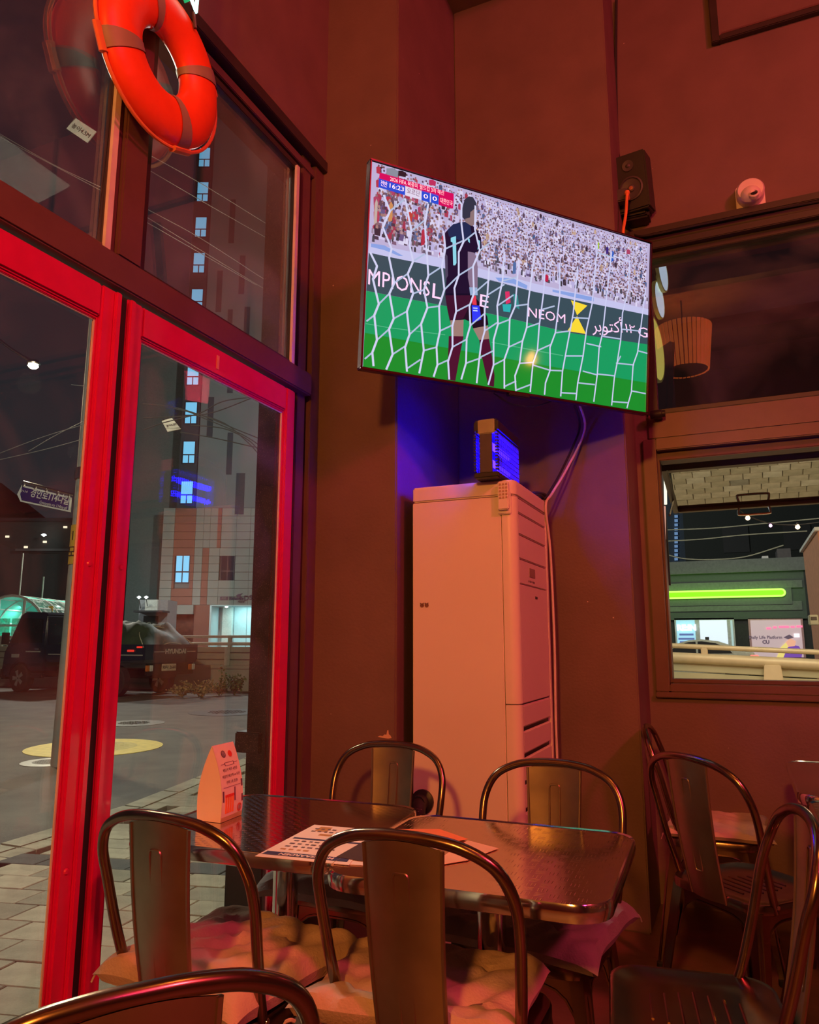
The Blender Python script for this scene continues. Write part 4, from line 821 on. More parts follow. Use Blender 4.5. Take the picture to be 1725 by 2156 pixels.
# scuffed plaster patch on the pier above the chair
m = MB(); c0 = at(812, 1552, 'y', YN); pts = [(-.034, .0), (-.024, .004), (-.012, .003), (-.004, .010), (.004, .009), (.008, .026), (.012, .027), (.014, .012), (.022, .006), (.026, -.002), (.012, -.005), (-.015, -.003)]
m.prism([(c0.x+x, YN-.0012, c0.z+z) for x, z in pts], (0, .0015, 0)); tag(m.build('chipped_plaster', mat('plaster_chip', (.62, .42, .3), .9)), 'pale chipped plaster patch on the pier above the left facing chair', 'wall damage')
# ------------------------------------------------------------------ outside the doors: pavement, kerb, road
ZP, ZR = -.10, -.22
ASPH = mat('asphalt', (.085, .08, .068), .75, var=.35, scale=2, bump=.5, bscale=60)
def patch(m, sc_, lo, hi):                           # slow tonal patches on top of the grain
    return m
road = MB().box((-90, -6, ZR-.1), (-1.86, 70, ZR)).build('street_surface', ASPH); road['kind'] = 'structure'
road2 = MB().box((-1.86, 4.03, ZR-.1), (40, 70, ZR)).build('street_surface', ASPH); road2['kind'] = 'structure'
PV = [mat('paver_%d' % k, c, .85, var=.2, scale=9, bump=.4, bscale=90) for k, c in enumerate(((.27, .255, .19), (.21, .20, .15), (.33, .31, .23)))]
PVD = mat('paver_dark', (.055, .06, .06), .85, var=.2, scale=9, bump=.4, bscale=90)
KS = mat('kerb_granite', (.30, .29, .22), .8, var=.15, scale=14, bump=.3, bscale=80)
walk = setting('pavement')
kerb = [(x_-.14, y_) for x_, y_ in [(-3.6, -4.5), (-3.95, -1.0), (-4.22, 1.4), (-4.36, 3.0), (-4.42, 4.1), (-4.52, 4.9), (-4.75, 5.8), (-5.05, 7.0), (-5.5, 8.6), (-6.1, 10.6), (-6.8, 12.8)]]
def kx(y):
    for a, b in zip(kerb[:-1], kerb[1:]):
        if a[1] <= y <= b[1]: return a[0]+(b[0]-a[0])*(y-a[1])/(b[1]-a[1])
    return kerb[0][0] if y < kerb[0][1] else kerb[-1][0]
ys = [-4.5+.6*k for k in range(29)]
poly = [(kx(y)+.02, y) for y in ys]+[(-1.86, ys[-1]), (-1.86, -4.5)]
MB().prism([(x, y, ZR-.05) for x, y in poly], (0, 0, ZP-.045-ZR)).build('bedding', mat('joint_sand', (.035, .032, .026), .95), walk)
for k in range(26):
    y0, y1 = -3.6+k*.6+.004, -3.0+k*.6-.004; x0, x1 = kx(y0), kx(y1)
    MB().hexa([Vector(p) for p in ((x0, y0, ZR-.05), (x0+.20, y0, ZR-.05), (x1+.20, y1, ZR-.05), (x1, y1, ZR-.05), (x0, y0, ZP), (x0+.20, y0, ZP), (x1+.20, y1, ZP), (x1, y1, ZP))]).build('kerb_stone', KS, walk, bevel=.012)
th = radians(14); e_ = Vector((cos(th), sin(th), 0)); n_ = Vector((-sin(th+radians(-9)), cos(th+radians(-9)), 0))
proto = {}
def paver_mesh(L_, D_, m_, key):
    if key in proto: return proto[key]
    a = e_*(L_/2-.003); b = n_*(D_/2-.003); vs = []
    for s, z in ((1, -.05), (1, -.004), (.97, 0)): vs += [(-a-b)*s+Vector((0, 0, z)), (a-b)*s+Vector((0, 0, z)), (a+b)*s+Vector((0, 0, z)), (-a+b)*s+Vector((0, 0, z))]
    o = MB().add(vs, [(0, 1, 5, 4), (1, 2, 6, 5), (2, 3, 7, 6), (3, 0, 4, 7), (4, 5, 9, 8), (5, 6, 10, 9), (6, 7, 11, 10), (7, 4, 8, 11), (8, 9, 10, 11)]).build('paver', m_, None, smooth=False)
    proto[key] = o.data; bpy.data.objects.remove(o); return proto[key]
cells = []
for r in range(-6, 62):
    for c in range(-20, 60):
        L_, D_ = .29, .205
        p = Vector((-1.9, .05, 0))+n_*(r*D_)+e_*((c*-1)*L_+(r % 2)*L_/2)+Vector((1.0, 0, 0))
        if p.x > -2.0 or p.x < kx(p.y)+.36 or p.y < -1.4 or p.y > 11: continue
        d = p-CC; v = d.dot(Vector((-sin(YAW), cos(YAW), 0))); u = d.dot(CR)
        vis = v > .5 and -IW/2*1.05 < u*FPX/v < -100 and v < 9
        cells.append((not vis, v, p, r))
cells.sort(key=lambda t: (t[0], t[1])); rest = MB()
for k, (nv, v, p, r) in enumerate(cells):
    mt = PVD if r == 20 else RND.choice(PV); me = paver_mesh(.29, .205, mt, mt.name)
    if k < 296:
        o = bpy.data.objects.new('paver', me); COL.objects.link(o); o.parent = walk; o.location = (p.x, p.y, ZP+rnd(-.002, .002))
    else:
        a = e_*.142; b = n_*.0995; q = Vector((p.x, p.y, ZP)); rest.add([q-a-b, q+a-b, q+a+b, q-a+b, q-a-b-Vector((0, 0, .04)), q+a-b-Vector((0, 0, .04)), q+a+b-Vector((0, 0, .04)), q-a+b-Vector((0, 0, .04))], [(0, 1, 2, 3), (4, 5, 1, 0), (5, 6, 2, 1), (6, 7, 3, 2), (7, 4, 0, 3)])
rest.build('paver_field', PV[0], walk, smooth=False, kind='stuff')
for k in range(60):                                  # edging course beside the kerb
    y0 = -1.4+k*.2+.004; y1 = y0+.192; a0, a1 = kx(y0)+.205, kx(y1)+.205
    MB().hexa([Vector(p) for p in ((a0, y0, ZP-.05), (a0+.145, y0, ZP-.05), (a1+.145, y1, ZP-.05), (a1, y1, ZP-.05), (a0, y0, ZP), (a0+.145, y0, ZP), (a1+.145, y1, ZP), (a1, y1, ZP))]).build('edging_brick', PV[2] if k % 3 else PV[0], walk, bevel=.004, seg=1)
# manhole covers and painted disc
MH = mat('cast_iron', (.16, .16, .14), .5, .6, var=.3, scale=40, bump=.6, bscale=120); YEL = mat('road_yellow', (.75, .60, .12), .6)
def cover(px, py, r, label, m_, inner=None):
    p = at(px, py, 'z', ZR); t = thing('manhole_cover', label, 'manhole cover', (p.x, p.y, ZR)); MB().lathe([(r, 0), (r, .006), (r*.93, .009), (0, .009)], (p.x, p.y, ZR), 36).build('collar', m_, t, world=True)
    if inner: MB().lathe([(r*.62, .0085), (r*.6, .012), (0, .012)], (p.x, p.y, ZR), 32).build('lid', inner, t, world=True)
    m = MB()
    for k in range(10):
        for q in range(10):
            x, y = (k-4.5)*r*.11, (q-4.5)*r*.11
            if x*x+y*y < (r*.5)**2: m.box((p.x+x-.012*r*3, p.y+y-.01, ZR+.009), (p.x+x+.012*r*3, p.y+y+.01, ZR+.014))
    m.build('tread_lugs', inner or m_, t, world=True, kind='stuff')
cover(282, 1523, .52, 'grey patterned manhole cover farther out in the road right of the door post', MH)
cover(478, 1500, .75, 'large dark patched manhole cover on the road near the granite post', mat('tar_patch', (.02, .02, .018), .6))
cover(200, 1574, .88, 'yellow painted manhole disc half hidden behind the red door stiles', YEL, mat('yellow_lid', (.6, .5, .12), .55))
cover(108, 1605, .34, 'small pale manhole cover left of the red door stiles', mat('pale_iron', (.4, .4, .36), .5, .3), MH)

# ------------------------------------------------------------------ granite post just outside the door
gp = thing('granite_post', 'black speckled granite post standing just outside the right red door', 'post', (-2.0, 2.92, ZP))
GRN = mat('black_granite', (.030, .028, .024), .4, var=.3, scale=30)
def flecks(m, sc_=120, thr=.10, col=(.35, .3, .22)):
    n = m.node_tree; L = n.links.new; b = n.nodes['Principled BSDF']; src = b.inputs['Base Color'].links[0].from_socket; t = n.nodes.new('ShaderNodeTexCoord')
    z = n.nodes.new('ShaderNodeTexNoise'); z.inputs['Scale'].default_value = sc_; z.inputs['Detail'].default_value = 2; L(t.outputs['Object'], z.inputs['Vector'])
    g = n.nodes.new('ShaderNodeMath'); g.operation = 'GREATER_THAN'; g.inputs[1].default_value = 1-.5+thr; L(z.outputs['Fac'], g.inputs[0])
    mx = n.nodes.new('ShaderNodeMix'); mx.data_type = 'RGBA'; L(g.outputs[0], mx.inputs[0]); L(src, mx.inputs[6]); mx.inputs[7].default_value = col+(1,); L(mx.outputs[2], b.inputs['Base Color'])
flecks(GRN, 240, .15, (.20, .165, .11)); flecks(ASPH, 190, .14, (.20, .19, .16))
for p_ in PV: flecks(p_, 260, .15, (.36, .34, .27))
MB().box((-2.062, 2.85, ZP), (-1.955, 3.0, 4.4)).build('shaft', GRN, gp, world=True, bevel=.004)
MB().box((-1.952, 2.87, ZP), (-1.90, 3.0, 4.4)).build('inner_shaft', mat('dark_stone', (.022, .02, .017), .6), gp, world=True, bevel=.004)
MB().box((-2.115, 2.835, .71), (-1.98, 3.0, .80)).build('latch_block', GRN, gp, world=True, bevel=.006)
MB().box((-2.10, 2.78, ZP), (-1.90, 3.0, .36)).build('plinth', mat('dark_plinth', (.015, .017, .017), .5), gp, world=True, bevel=.01)

# ------------------------------------------------------------------ utility pole with street name sign
D9 = 9.0
u0 = atv(162, 1010, D9)[0]+.14; pb = OUT(u0, D9, ZR)
CONC = mat('pole_concrete', (.36, .37, .33), .8, var=.15, scale=5)
up_ = thing('utility_pole', 'grey concrete utility pole partly hidden by the red door, with a yellow band', 'pole', pb)
MB().lathe([(.17, 0), (.14, 2.9), (.13, 6.6)], pb, 20).build('shaft', CONC, up_, world=True)
ybm = mat('band_yellow', (.75, .42, .05), .6); z0, z1 = atv(160, 1190, D9)[1], atv(160, 1108, D9)[1]
MB().lathe([(.150, z0-ZR), (.154, z0-ZR+.002), (.150, z1-ZR), (.146, z1-ZR+.002)], pb, 24).build('yellow_band', ybm, up_, world=True)
bk = mat('band_black', (.02, .02, .02), .6)
for s_, zz in (('1', z1-.14), ('모', z1-.34)):
    text(s_, .16, bk, frameM(OUT(u0-.075, D9-.135, zz), CR*.87-Vector((-sin(YAW), cos(YAW), 0))*.5*-1*-1, (0, 0, 1)), up_, 'band_lettering', depth=.001)
MB().lathe([(.155, 3.40), (.16, 3.42), (.16, 3.52), (.155, 3.54)], pb, 20).build('clamp_ring', CHROME, up_, world=True)
ss = thing('street_name_sign', 'dark blue arrow-shaped street name sign with white lettering on a bracket', 'sign', OUT(-4.5, D9, 2.9))
def S9(px, py, off=0): u, z = atv(px, py, D9); return OUT(u, D9-off, z)
BLUE = mat('sign_blue', (.012, .022, .16), .4); SW = mat('enamel_white', (.75, .77, .74), .45)
MB().prism([S9(*p) for p in ((36, 1041), (46, 1021), (149, 1047), (147, 1078), (43, 1056))], OUT(0, .03, 0)).build('sign_border', SW, ss, world=True)
MB().prism([S9(*p, .002) for p in ((43, 1041), (47, 1025), (146, 1050), (144, 1074), (46, 1053))], OUT(0, -.004, 0)).build('sign_face', BLUE, ss, world=True)
xa, xb = S9(46, 1040), S9(148, 1063); sx_ = (xb-xa).normalized(); sy_ = Vector((0, 0, 1))
text('경인로114나길', .125, SW, frameM(S9(106, 1047, .012), sx_, sy_), ss, 'sign_lettering', depth=.001, bold=.002, width=.66)
text('Gyeongin-ro 114na-gil', .055, SW, frameM(S9(113, 1064, .012), sx_, sy_), ss, 'sign_lettering', depth=.001, width=.72)
text('2+14', .042, SW, frameM(S9(52, 1035, .012), sx_, sy_), ss, 'sign_lettering', depth=.001)
MB().tube([S9(48, 1014, -.02), S9(160, 1043, -.02)], .016, 8).build('bracket_tube', CHROME, ss, world=True)
for a, b in ((50, 1019), (74, 1026), (97, 1032), (122, 1038), (145, 1044)): MB().box(S9(a, b)+Vector((-.012, -.012, -.035)), S9(a, b)+Vector((.012, .012, .02))).build('hanger_clip', CHROME, ss, world=True)
MB().box(S9(160, 1052)+Vector((-.03, -.03, -.06)), S9(168, 1036)+Vector((.05, .05, .06))).build('pole_clamp', CHROME, ss, world=True, bevel=.01)

# ------------------------------------------------------------------ street lamp on a curved arm
lh = OUT(*[atv(70, 770, 12)[0], 12], atv(70, 770, 12)[1])
sl = thing('street_lamp', 'glowing yellowish street lamp on a curved arm seen through the left door', 'street lamp', lh)
MB().lathe([(0, -.05), (.05, -.045), (.085, -.01), (.07, .03), (0, .045)], lh, 20).build('lamp_glass', emitm('lamp_yellow', (1, .92, .55), 28), sl, world=True)
MB().lathe([(.09, 0), (.11, .02), (.09, .07), (.03, .09)], lh+Vector((0, 0, .02)), 20).build('lamp_shade', CHROME, sl, world=True)
l2 = [OUT(*[atv(*p, 12)[0], 12], atv(*p, 12)[1]) for p in ((70, 762), (45, 748), (15, 728), (-30, 690), (-60, 640))]
MB().tube(spline(l2, 5), .025, 8).build('arm', CHROME, sl, world=True); MB().lathe([(.10, 0), (.06, 9)], OUT(atv(-60, 640, 12)[0], 12, ZR), 14).build('post', CHROME, sl, world=True)

# ------------------------------------------------------------------ overhead wires
def wire(pts, v, r, label, m_=None):
    P_ = [OUT(atv(a, b, d_)[0], d_, atv(a, b, d_)[1]) for (a, b), d_ in zip(pts, v if isinstance(v, (list, tuple)) else [v]*len(pts))]
    o = MB().tube(spline(P_, 6), r, 5).build('overhead_wire', m_ or mat('wire_grey', (.22, .22, .21), .5)); tag(o, label, 'wire', 'overhead wires')
places = ('longest of the wires crossing the upper left glass', 'short wire at the left edge of the upper left glass', 'topmost wire crossing the right transom light', 'second wire from the top in the right transom light', 'third wire from the top in the right transom light', 'lowest wire crossing the right transom light',
  'upper long wire above the blue street sign', 'lower long wire above the blue street sign', 'short steep wire above the blue street sign', 'short wire just right of the glowing street lamp')
for wl, P_ in zip(places, (((-20, 278), (120, 352), (248, 420), (330, 470), (560, 610)), ((-20, 270), (110, 345), (230, 402)), ((300, 318), (430, 390), (565, 473)), ((300, 350), (420, 420), (560, 500)), ((300, 435), (420, 500), (560, 590)), ((295, 460), (400, 520), (540, 600)),
           ((-10, 958), (90, 920), (190, 890)), ((-10, 970), (100, 945), (190, 920)), ((60, 950), (120, 915), (190, 880)), ((150, 810), (190, 815), (240, 830)))): wire(P_, 8.0, .004, wl)
places = ('cable climbing from lower left to upper right before the tall grey tower', 'steepest cable bending down to the granite post', 'cable bundle strand ending high on the granite post', 'cable bundle strand ending midway on the granite post', 'lowest cable crossing before the tall grey tower', 'long drooping cable from the red stile to the granite post', 'nearly level cable before the third lit window')
for wl, P_ in zip(places, (((302, 905), (345, 890), (420, 870), (470, 845), (540, 835)), ((320, 850), (400, 868), (470, 890), (520, 930), (548, 960)), ((380, 860), (440, 880), (500, 905), (550, 925)), ((400, 895), (470, 902), (520, 925), (547, 950)), ((380, 910), (450, 922), (530, 940), (560, 945)), ((300, 850), (370, 858), (440, 885), (510, 915), (550, 940)), ((302, 880), (390, 876), (450, 868), (530, 838)))): wire(P_, 7.0, .0055, wl, mat('wire_dark', (.05, .05, .048), .5))

NP = mat('notice_pale', (.60, .55, .45), .6)
for (c4, cc, lab) in ((((340, 886), (362, 880), (381, 903), (353, 909)), (361, 895), 'small pale height limit board hanging on the cables before the tower'), (((140, 270), (160, 249), (203, 277), (184, 300)), (171, 276), 'small tilted pale height limit board seen in the upper left pane')):
    D8 = 7.1; S8 = lambda p, o=0: OUT(atv(p[0], p[1], D8)[0], D8-o, atv(p[0], p[1], D8)[1])
    hb = thing('height_limit_board', lab, 'sign', S8(cc), group='height limit boards'); MB().prism([S8(p) for p in c4], OUT(0, .01, 0)).build('board', NP, hb, world=True)
    dx_ = (S8(c4[2])-S8(c4[1])) if c4[0][0] == 140 else (S8(c4[2])-S8(c4[3])); up8 = S8(c4[1])-S8(c4[0]) if c4[0][0] == 140 else (S8(c4[1])-S8(c4[2])); l8 = (S8(c4[3])-S8(c4[0])).length
    if c4[0][0] != 140: dx_ = S8(c4[2])-S8(c4[3]); up8 = S8(c4[0])-S8(c4[3]); l8 = .12
    text('높이4.5M', l8*.22, bk if 'bk' in globals() else BLACK, frameM(S8(cc, .006), dx_, up8), hb, 'board_lettering', depth=.001)
    MB().tube([S8(c4[0]), S8(c4[1])+Vector((0, 0, .02))], .004, 5).build('wire_clip', CHROME, hb, world=True)
# ------------------------------------------------------------------ concrete parapet with rails beyond the road (left view)
PAR = mat('parapet_concrete', (.38, .37, .30), .8, var=.15, scale=1.5, bump=.2); RAILM = mat('rail_steel', (.62, .60, .52), .4, .3)
def parapet(label, pA, pB, hgt, rails, name='guard_wall'):
    d = (pB-pA); L_ = d.length; d.normalize(); n = Vector((-d.y, d.x, 0)); t = thing(name, label, 'guard rail', pA)
    def bx(a0, a1, b0, b1, z0, z1, nm, m_=PAR, bv=.01):
        vs = [pA+d*a+n*b+Vector((0, 0, z)) for z in (z0, z1) for a, b in ((a0, b0), (a1, b0), (a1, b1), (a0, b1))]
        return MB().hexa(vs).build(nm, m_, t, world=True, bevel=bv)
    bx(0, L_, -.16, .16, 0, hgt*.50, 'base_wall'); bx(0, L_, -.20, .12, hgt*.50, hgt*.58, 'ledge'); bx(0, L_, -.10, .10, hgt*.58, hgt, 'upper_wall')
    for z in (hgt*.70, hgt*.86): bx(0, L_, -.12, -.098, z, z+.03, 'joint_strip', mat('joint_dark', (.10, .09, .07), .8), .002)
    for z, r in rails: MB().tube([pA+Vector((0, 0, hgt+z)), pB+Vector((0, 0, hgt+z))], r, 10).build('rail', RAILM, t, world=True)
    k = 1.2
    while k < L_:
        bx(k-.05, k+.05, -.05, .05, hgt, hgt+rails[-1][0], 'rail_post', RAILM, .008); bx(k-.09, k+.09, -.15, -.10, hgt*.58, hgt, 'wall_bracket', RAILM, .01); k += 1.7
    return t
a = at(555, 1458, 'z', ZR); b = at(-120, 1440, 'z', ZR)
fw = Vector((-sin(YAW), cos(YAW), 0))
a = OUT(-3.2, 21.6, ZR); b = OUT(-26, 28.5, ZR)
parapet('long pale concrete parapet with rails behind the parked truck', b, a, 1.26, ((.09, .05), (.30, .04)))

# ------------------------------------------------------------------ weeds by the parapet
LEAFM = mat('weed_green', (.07, .13, .03), .7, var=.3); DRY = mat('dry_grass', (.30, .24, .12), .8, var=.3)
def weed(u, v, h_, n, label, m_=LEAFM, spread=.25, leafs=14, seed=1):
    R_ = random.Random(seed); b = OUT(u, v, ZR); t = thing('roadside_weed', label, 'plant', b, 0, 'weeds along the parapet'); st = MB(); lf = MB()
    for k in range(n):
        a = R_.uniform(0, 6.28); q = R_.uniform(.3, 1)*spread; top = b+Vector((cos(a)*q, sin(a)*q, h_*R_.uniform(.5, 1))); P_ = spline([b, b.lerp(top, .5)+Vector((0, 0, .05)), top], 4); st.tube(P_, .008, 4)
        for j in range(leafs):
            c = P_[int(R_.uniform(.25, 1)*(len(P_)-1))]+Vector((R_.uniform(-.08, .08), R_.uniform(-.08, .08), R_.uniform(-.05, .05))); l = R_.uniform(.05, .11); d1 = Vector((R_.uniform(-1, 1), R_.uniform(-1, 1), R_.uniform(-.6, .8))).normalized()*l; d2 = d1.orthogonal().normalized()*l*.35
            lf.add([c, c+d1*.5+d2, c+d1, c+d1*.5-d2, c+d1*.5+Vector((0, 0, .008))], [(0, 1, 4), (1, 2, 4), (2, 3, 4), (3, 0, 4)])
    st.build('stem', m_, t, world=True, smooth=False, kind='stuff'); lf.build('foliage', m_, t, world=True, smooth=False, kind='stuff')
weed(atv(468, 1430, 20.3)[0], 20.3, 1.1, 2, 'tall weed stem with pointed leaves before the parapet', spread=.15, leafs=26, seed=2)
weed(atv(495, 1440, 20.4)[0], 20.4, .6, 12, 'bushy green weed clump at the foot of the parapet', spread=.42, leafs=22, seed=3)
weed(atv(462, 1450, 20.2)[0], 20.2, .35, 10, 'low green weeds left of the bushy clump', spread=.4, leafs=16, seed=4)
weed(atv(425, 1450, 19.6)[0], 19.6, .45, 16, 'dry straw-coloured grass beside the truck tail', DRY, spread=.6, leafs=14, seed=5)
weed(atv(385, 1450, 19.6)[0], 19.6, .30, 12, 'dry grass patch under the truck tailgate', DRY, spread=.5, leafs=12, seed=6)

# ------------------------------------------------------------------ parked truck
TB = mat('truck_navy', (.012, .013, .035), .25, var=.05, coat=.6); TG = glass('truck_glass', (.10, .12, .14), haze=.01, gloss=1.4); TYRE = mat('tyre', (.015, .015, .014), .85); ALLOY = mat('alloy', (.6, .58, .52), .3, .9)
TARP = mat('tarp_green', (.035, .06, .03), .6, var=.25, scale=4, bump=.3, bscale=12); LTG = mat('lettering_silver', (.7, .66, .6), .3, .5)
rearL = OUT(atv(300, 1425, 19.2)[0], 19.2, ZR); hd_ = radians(128); fx = Vector((cos(hd_+YAW*0), sin(hd_), 0))
ang = radians(180-27)+YAW; fx = Vector((cos(ang), sin(ang), 0)); sy2 = Vector((fx.y, -fx.x, 0))       # heading; offside
TKM = Matrix(((fx.x, sy2.x, 0, rearL.x), (fx.y, sy2.y, 0, rearL.y), (0, 0, 1, ZR), (0, 0, 0, 1)))
trk = thing('pickup_truck', 'dark blue small flatbed truck parked across the road under a green tarpaulin', 'truck', M=TKM @ Matrix.Scale(1.10, 4))
# local: x forward from the tail, y away from the viewer (0 near side .. 1.74)
def tk(n, a, b, m_=TB, bv=.02): return MB().box(a, b).build(n, m_, trk, bevel=bv)
cabp = [(3.48, .55), (3.48, 1.95), (3.56, 2.03), (4.35, 2.05), (4.52, 1.98), (4.95, 1.22), (5.08, 1.02), (5.12, .60), (5.08, .38), (4.78, .38), (4.72, .62), (4.50, .78), (4.22, .74), (4.06, .55)]
m = MB(); m.prism([(x, .03, z) for x, z in cabp], (0, 1.68, 0)); m.build('cab', TB, trk, bevel=.035)
for y, s in ((.022, -1), (1.715, 1)):
    MB().prism([(x, y, z) for x, z in ((3.62, 1.26), (3.62, 1.86), (4.36, 1.90), (4.48, 1.80), (4.82, 1.26))], (0, .010, 0)).build('side_window', TG, trk)
MB().prism([(4.545, .14, 1.95), (4.545, 1.60, 1.95), (4.965, 1.62, 1.24), (4.965, .12, 1.24)], (.01, 0, .008)).build('windscreen', TG, trk)
MB().prism([(4.62, .30, 1.88), (4.62, .85, 1.88), (4.70, .85, 1.74), (4.70, .30, 1.74)], (.04, 0, .03)).build('windscreen_label', mat('sticker_pale', (.35, .45, .8), .3), trk).name = 'sun_strip'  # pale blue sticker on the windscreen
MB().box((3.64, .018, 1.02), (4.2, .028, 1.05)).build('door_trim', LTG, trk); tk('door_handle', (3.70, .005, 1.08), (3.86, .03, 1.12), CHROME, .008)
m = MB(); m.box((4.82, -.20, 1.22), (4.90, -.02, 1.52)); m.tube([(4.86, -.1, 1.25), (4.80, .05, 1.15)], .015, 6); m.build('wing_mirror', BLACK, trk, bevel=.01)
tk('bumper', (5.0, .02, .32), (5.18, 1.72, .62), BLACK, .04); tk('headlamp', (5.05, .12, .80), (5.13, .42, .98), mat('lens_clear', (.7, .7, .7), .15), .02)
tk('side_step', (3.5, .03, .38), (4.0, .12, .50), BLACK); tk('side_decal', (4.45, .018, .88), (4.75, .028, .97), LTG, .002)
tk('chassis', (.2, .45, .42), (4.9, 1.30, .62), BLACK); tk('bed_floor', (0, 0, .78), (3.36, 1.74, .86))
tk('side_board', (.03, 0, .84), (3.36, .04, 1.22), TB, .01); tk('side_board', (.03, 1.70, .84), (3.36, 1.74, 1.22), TB, .01); tg = tk('tailgate', (-.03, 0, .84), (.03, 1.74, 1.22), TB, .012); tk('headboard', (3.34, 0, .84), (3.40, 1.74, 1.75), TB, .012)
for x in (.9, 1.75, 2.6): tk('board_latch', (x, -.02, 1.0), (x+.05, .0, 1.2), DGREY, .005)
tk('board_trim', (.03, -.006, .96), (3.3, .0, .985), LTG, .001)
tk('under_box', (1.55, .05, .40), (2.5, .40, .76), BLACK); tk('rear_panel', (-.02, .12, .50), (.06, 1.62, .78), BLACK, .01)
for (x, y) in ((.98, .02), (.98, 1.46), (4.42, .02), (4.42, 1.46)):
    Mw = Matrix.Translation((x, y, .36)) @ Matrix.Rotation(-pi/2, 4, 'X')
    wh = MB().lathe([(.20, 0), (.33, .0), (.36, .03), (.36, .20), (.33, .23), (.20, .23)], M=Mw, seg=28).build('wheel', TYRE, trk)
    m = MB(); m.lathe([(.205, .01), (.21, .0), (.19, .025), (.06, .06), (0, .06)], M=Mw, seg=24); m.build('rim', BLACK, wh)
    m = MB()
    for k in range(5):
        a = 2*pi*k/5; c1, s1 = cos(a), sin(a); m.hexa([Mw @ Vector(p) for p in ((c1*.02-s1*.03, s1*.02+c1*.03, .0), (c1*.02+s1*.03, s1*.02-c1*.03, .0), (c1*.2+s1*.055, s1*.2-c1*.055, -.005), (c1*.2-s1*.055, s1*.2+c1*.055, -.005), (c1*.02-s1*.03, s1*.02+c1*.03, .02), (c1*.02+s1*.03, s1*.02-c1*.03, .02), (c1*.2+s1*.055, s1*.2-c1*.055, .015), (c1*.2-s1*.055, s1*.2+c1*.055, .015))])
    m.build('spokes', ALLOY, wh)
LRED = emitm('tail_red', (1, .05, .03), .5)
for y in (.06, 1.44):
    tk('tail_lamp', (-.05, y, .60), (.0, y+.10, .74), mat('lens_amber', (.7, .2, .04), .2), .01); tk('tail_lamp', (-.05, y+.11, .60), (.0, y+.21, .74), mat('lens_white', (.75, .7, .62), .2), .01)
tk('side_marker', (.30, -.035, 1.05), (.52, -.004, 1.10), LRED, .01); tk('side_marker', (.04, -.035, 1.14), (.22, -.004, 1.18), LRED, .01)
TR_ = frameM(TKM @ Matrix.Scale(1.10, 4) @ Vector((-.033, .98, 1.05)), sy2, (0, 0, 1))
text('HYUNDAI', .17, LTG, TR_, trk, 'tailgate_lettering', depth=.004, bold=.006)
for y0, y1 in ((.28, .62), (1.36, 1.66)): tk('tailgate_stripe', (-.034, y0, 1.04), (-.029, y1, 1.055), LTG, .001)
np_ = tk('number_plate', (-.07, .52, .60), (-.055, .98, .76), mat('plate_pale', (.60, .56, .40), .5), .004)
text('90사 2660', .115, bk, frameM(TKM @ Matrix.Scale(1.10, 4) @ Vector((-.0715, .75, .68)), sy2, (0, 0, 1)), trk, 'plate_lettering', depth=.002, bold=.001)
# tarpaulin heap over the load
R_ = random.Random(5); m = MB(); NX, NY = 26, 16; vs = []
for i in range(NX+1):
    for j_ in range(NY+1):
        u = i/NX; v = j_/NY; x = .02+3.2*u; y = .02+1.70*v; ex = min(1, 5*min(u, 1-u)+.0); ey = min(1, 5*min(v, 1-v))
        h = .34*(.75+.25*sin(3.1*u+.6))+.10*abs(sin(6*u+2*v))+.13*abs(cos(7*v+4*u))-.10*abs(sin(13*u+5*v))-.06*abs(sin(21*u-9*v))
        vs.append((x, y, 1.17+max(.02, h+.15)*ex**.6*ey**.6))
m.add(vs, [(i*(NY+1)+j_, (i+1)*(NY+1)+j_, (i+1)*(NY+1)+j_+1, i*(NY+1)+j_+1) for i in range(NX) for j_ in range(NY)]); nb = len(vs)
m.add([(x, y, 1.10) for x, y, z in vs], [(i*(NY+1)+j_, i*(NY+1)+j_+1, (i+1)*(NY+1)+j_+1, (i+1)*(NY+1)+j_) for i in range(NX) for j_ in range(NY)])
tarp = thing('tarpaulin', 'crumpled dark green tarpaulin tied over the load of the truck bed', 'tarpaulin', M=TKM @ Matrix.Scale(1.10, 4)); m.build('sheet', TARP, tarp)
for P_ in ([(.0, -.02, 1.15), (.5, .3, 1.52), (1.1, 1.2, 1.75), (1.6, 1.76, 1.15)], [(.0, 1.76, 1.15), (.5, 1.2, 1.60), (1.2, .4, 1.66), (1.8, -.02, 1.15)], [(.02, .5, 1.18), (.03, .9, 1.26), (.02, 1.4, 1.18)]): MB().tube(spline(P_, 6), .010, 5).build('tie_rope', mat('rope_pale', (.45, .42, .28), .8), tarp)

# ------------------------------------------------------------------ tall apartment building beyond the parapet
V0 = 50.0
GW = mat('tower_grey', (.13, .14, .135), .85, var=.08, scale=.4); GL = mat('tower_tile', (.17, .18, .155), .7, var=.06, scale=.8); BRN = mat('tower_brown', (.17, .065, .042), .75, var=.06); DBAND = mat('tower_dark_band', (.035, .038, .042), .8); WIN = emitm('tower_window_lit', (.13, .40, .62), 1.0); WF = mat('window_frame_dark', (.025, .025, .03), .5)
twr = thing('apartment_tower', 'tall grey apartment building with one column of lit blue windows', 'building', OUT(-12, V0, 0))
def ob(n, u0, u1, v0, v1, z0, z1, m_, par, bv=0):
    vs = [OUT(u, v, z) for z in (z0, z1) for u, v in ((u0, v0), (u1, v0), (u1, v1), (u0, v1))]; return MB().hexa(vs).build(n, m_, par, world=True, bevel=bv)
ob('main_block', -16.1, -6, V0+.25, V0+14, 3.6, 60, GW, twr); ob('upper_cladding', -14.7, -6, V0, V0+.25, 10.25, 60, GW, twr)
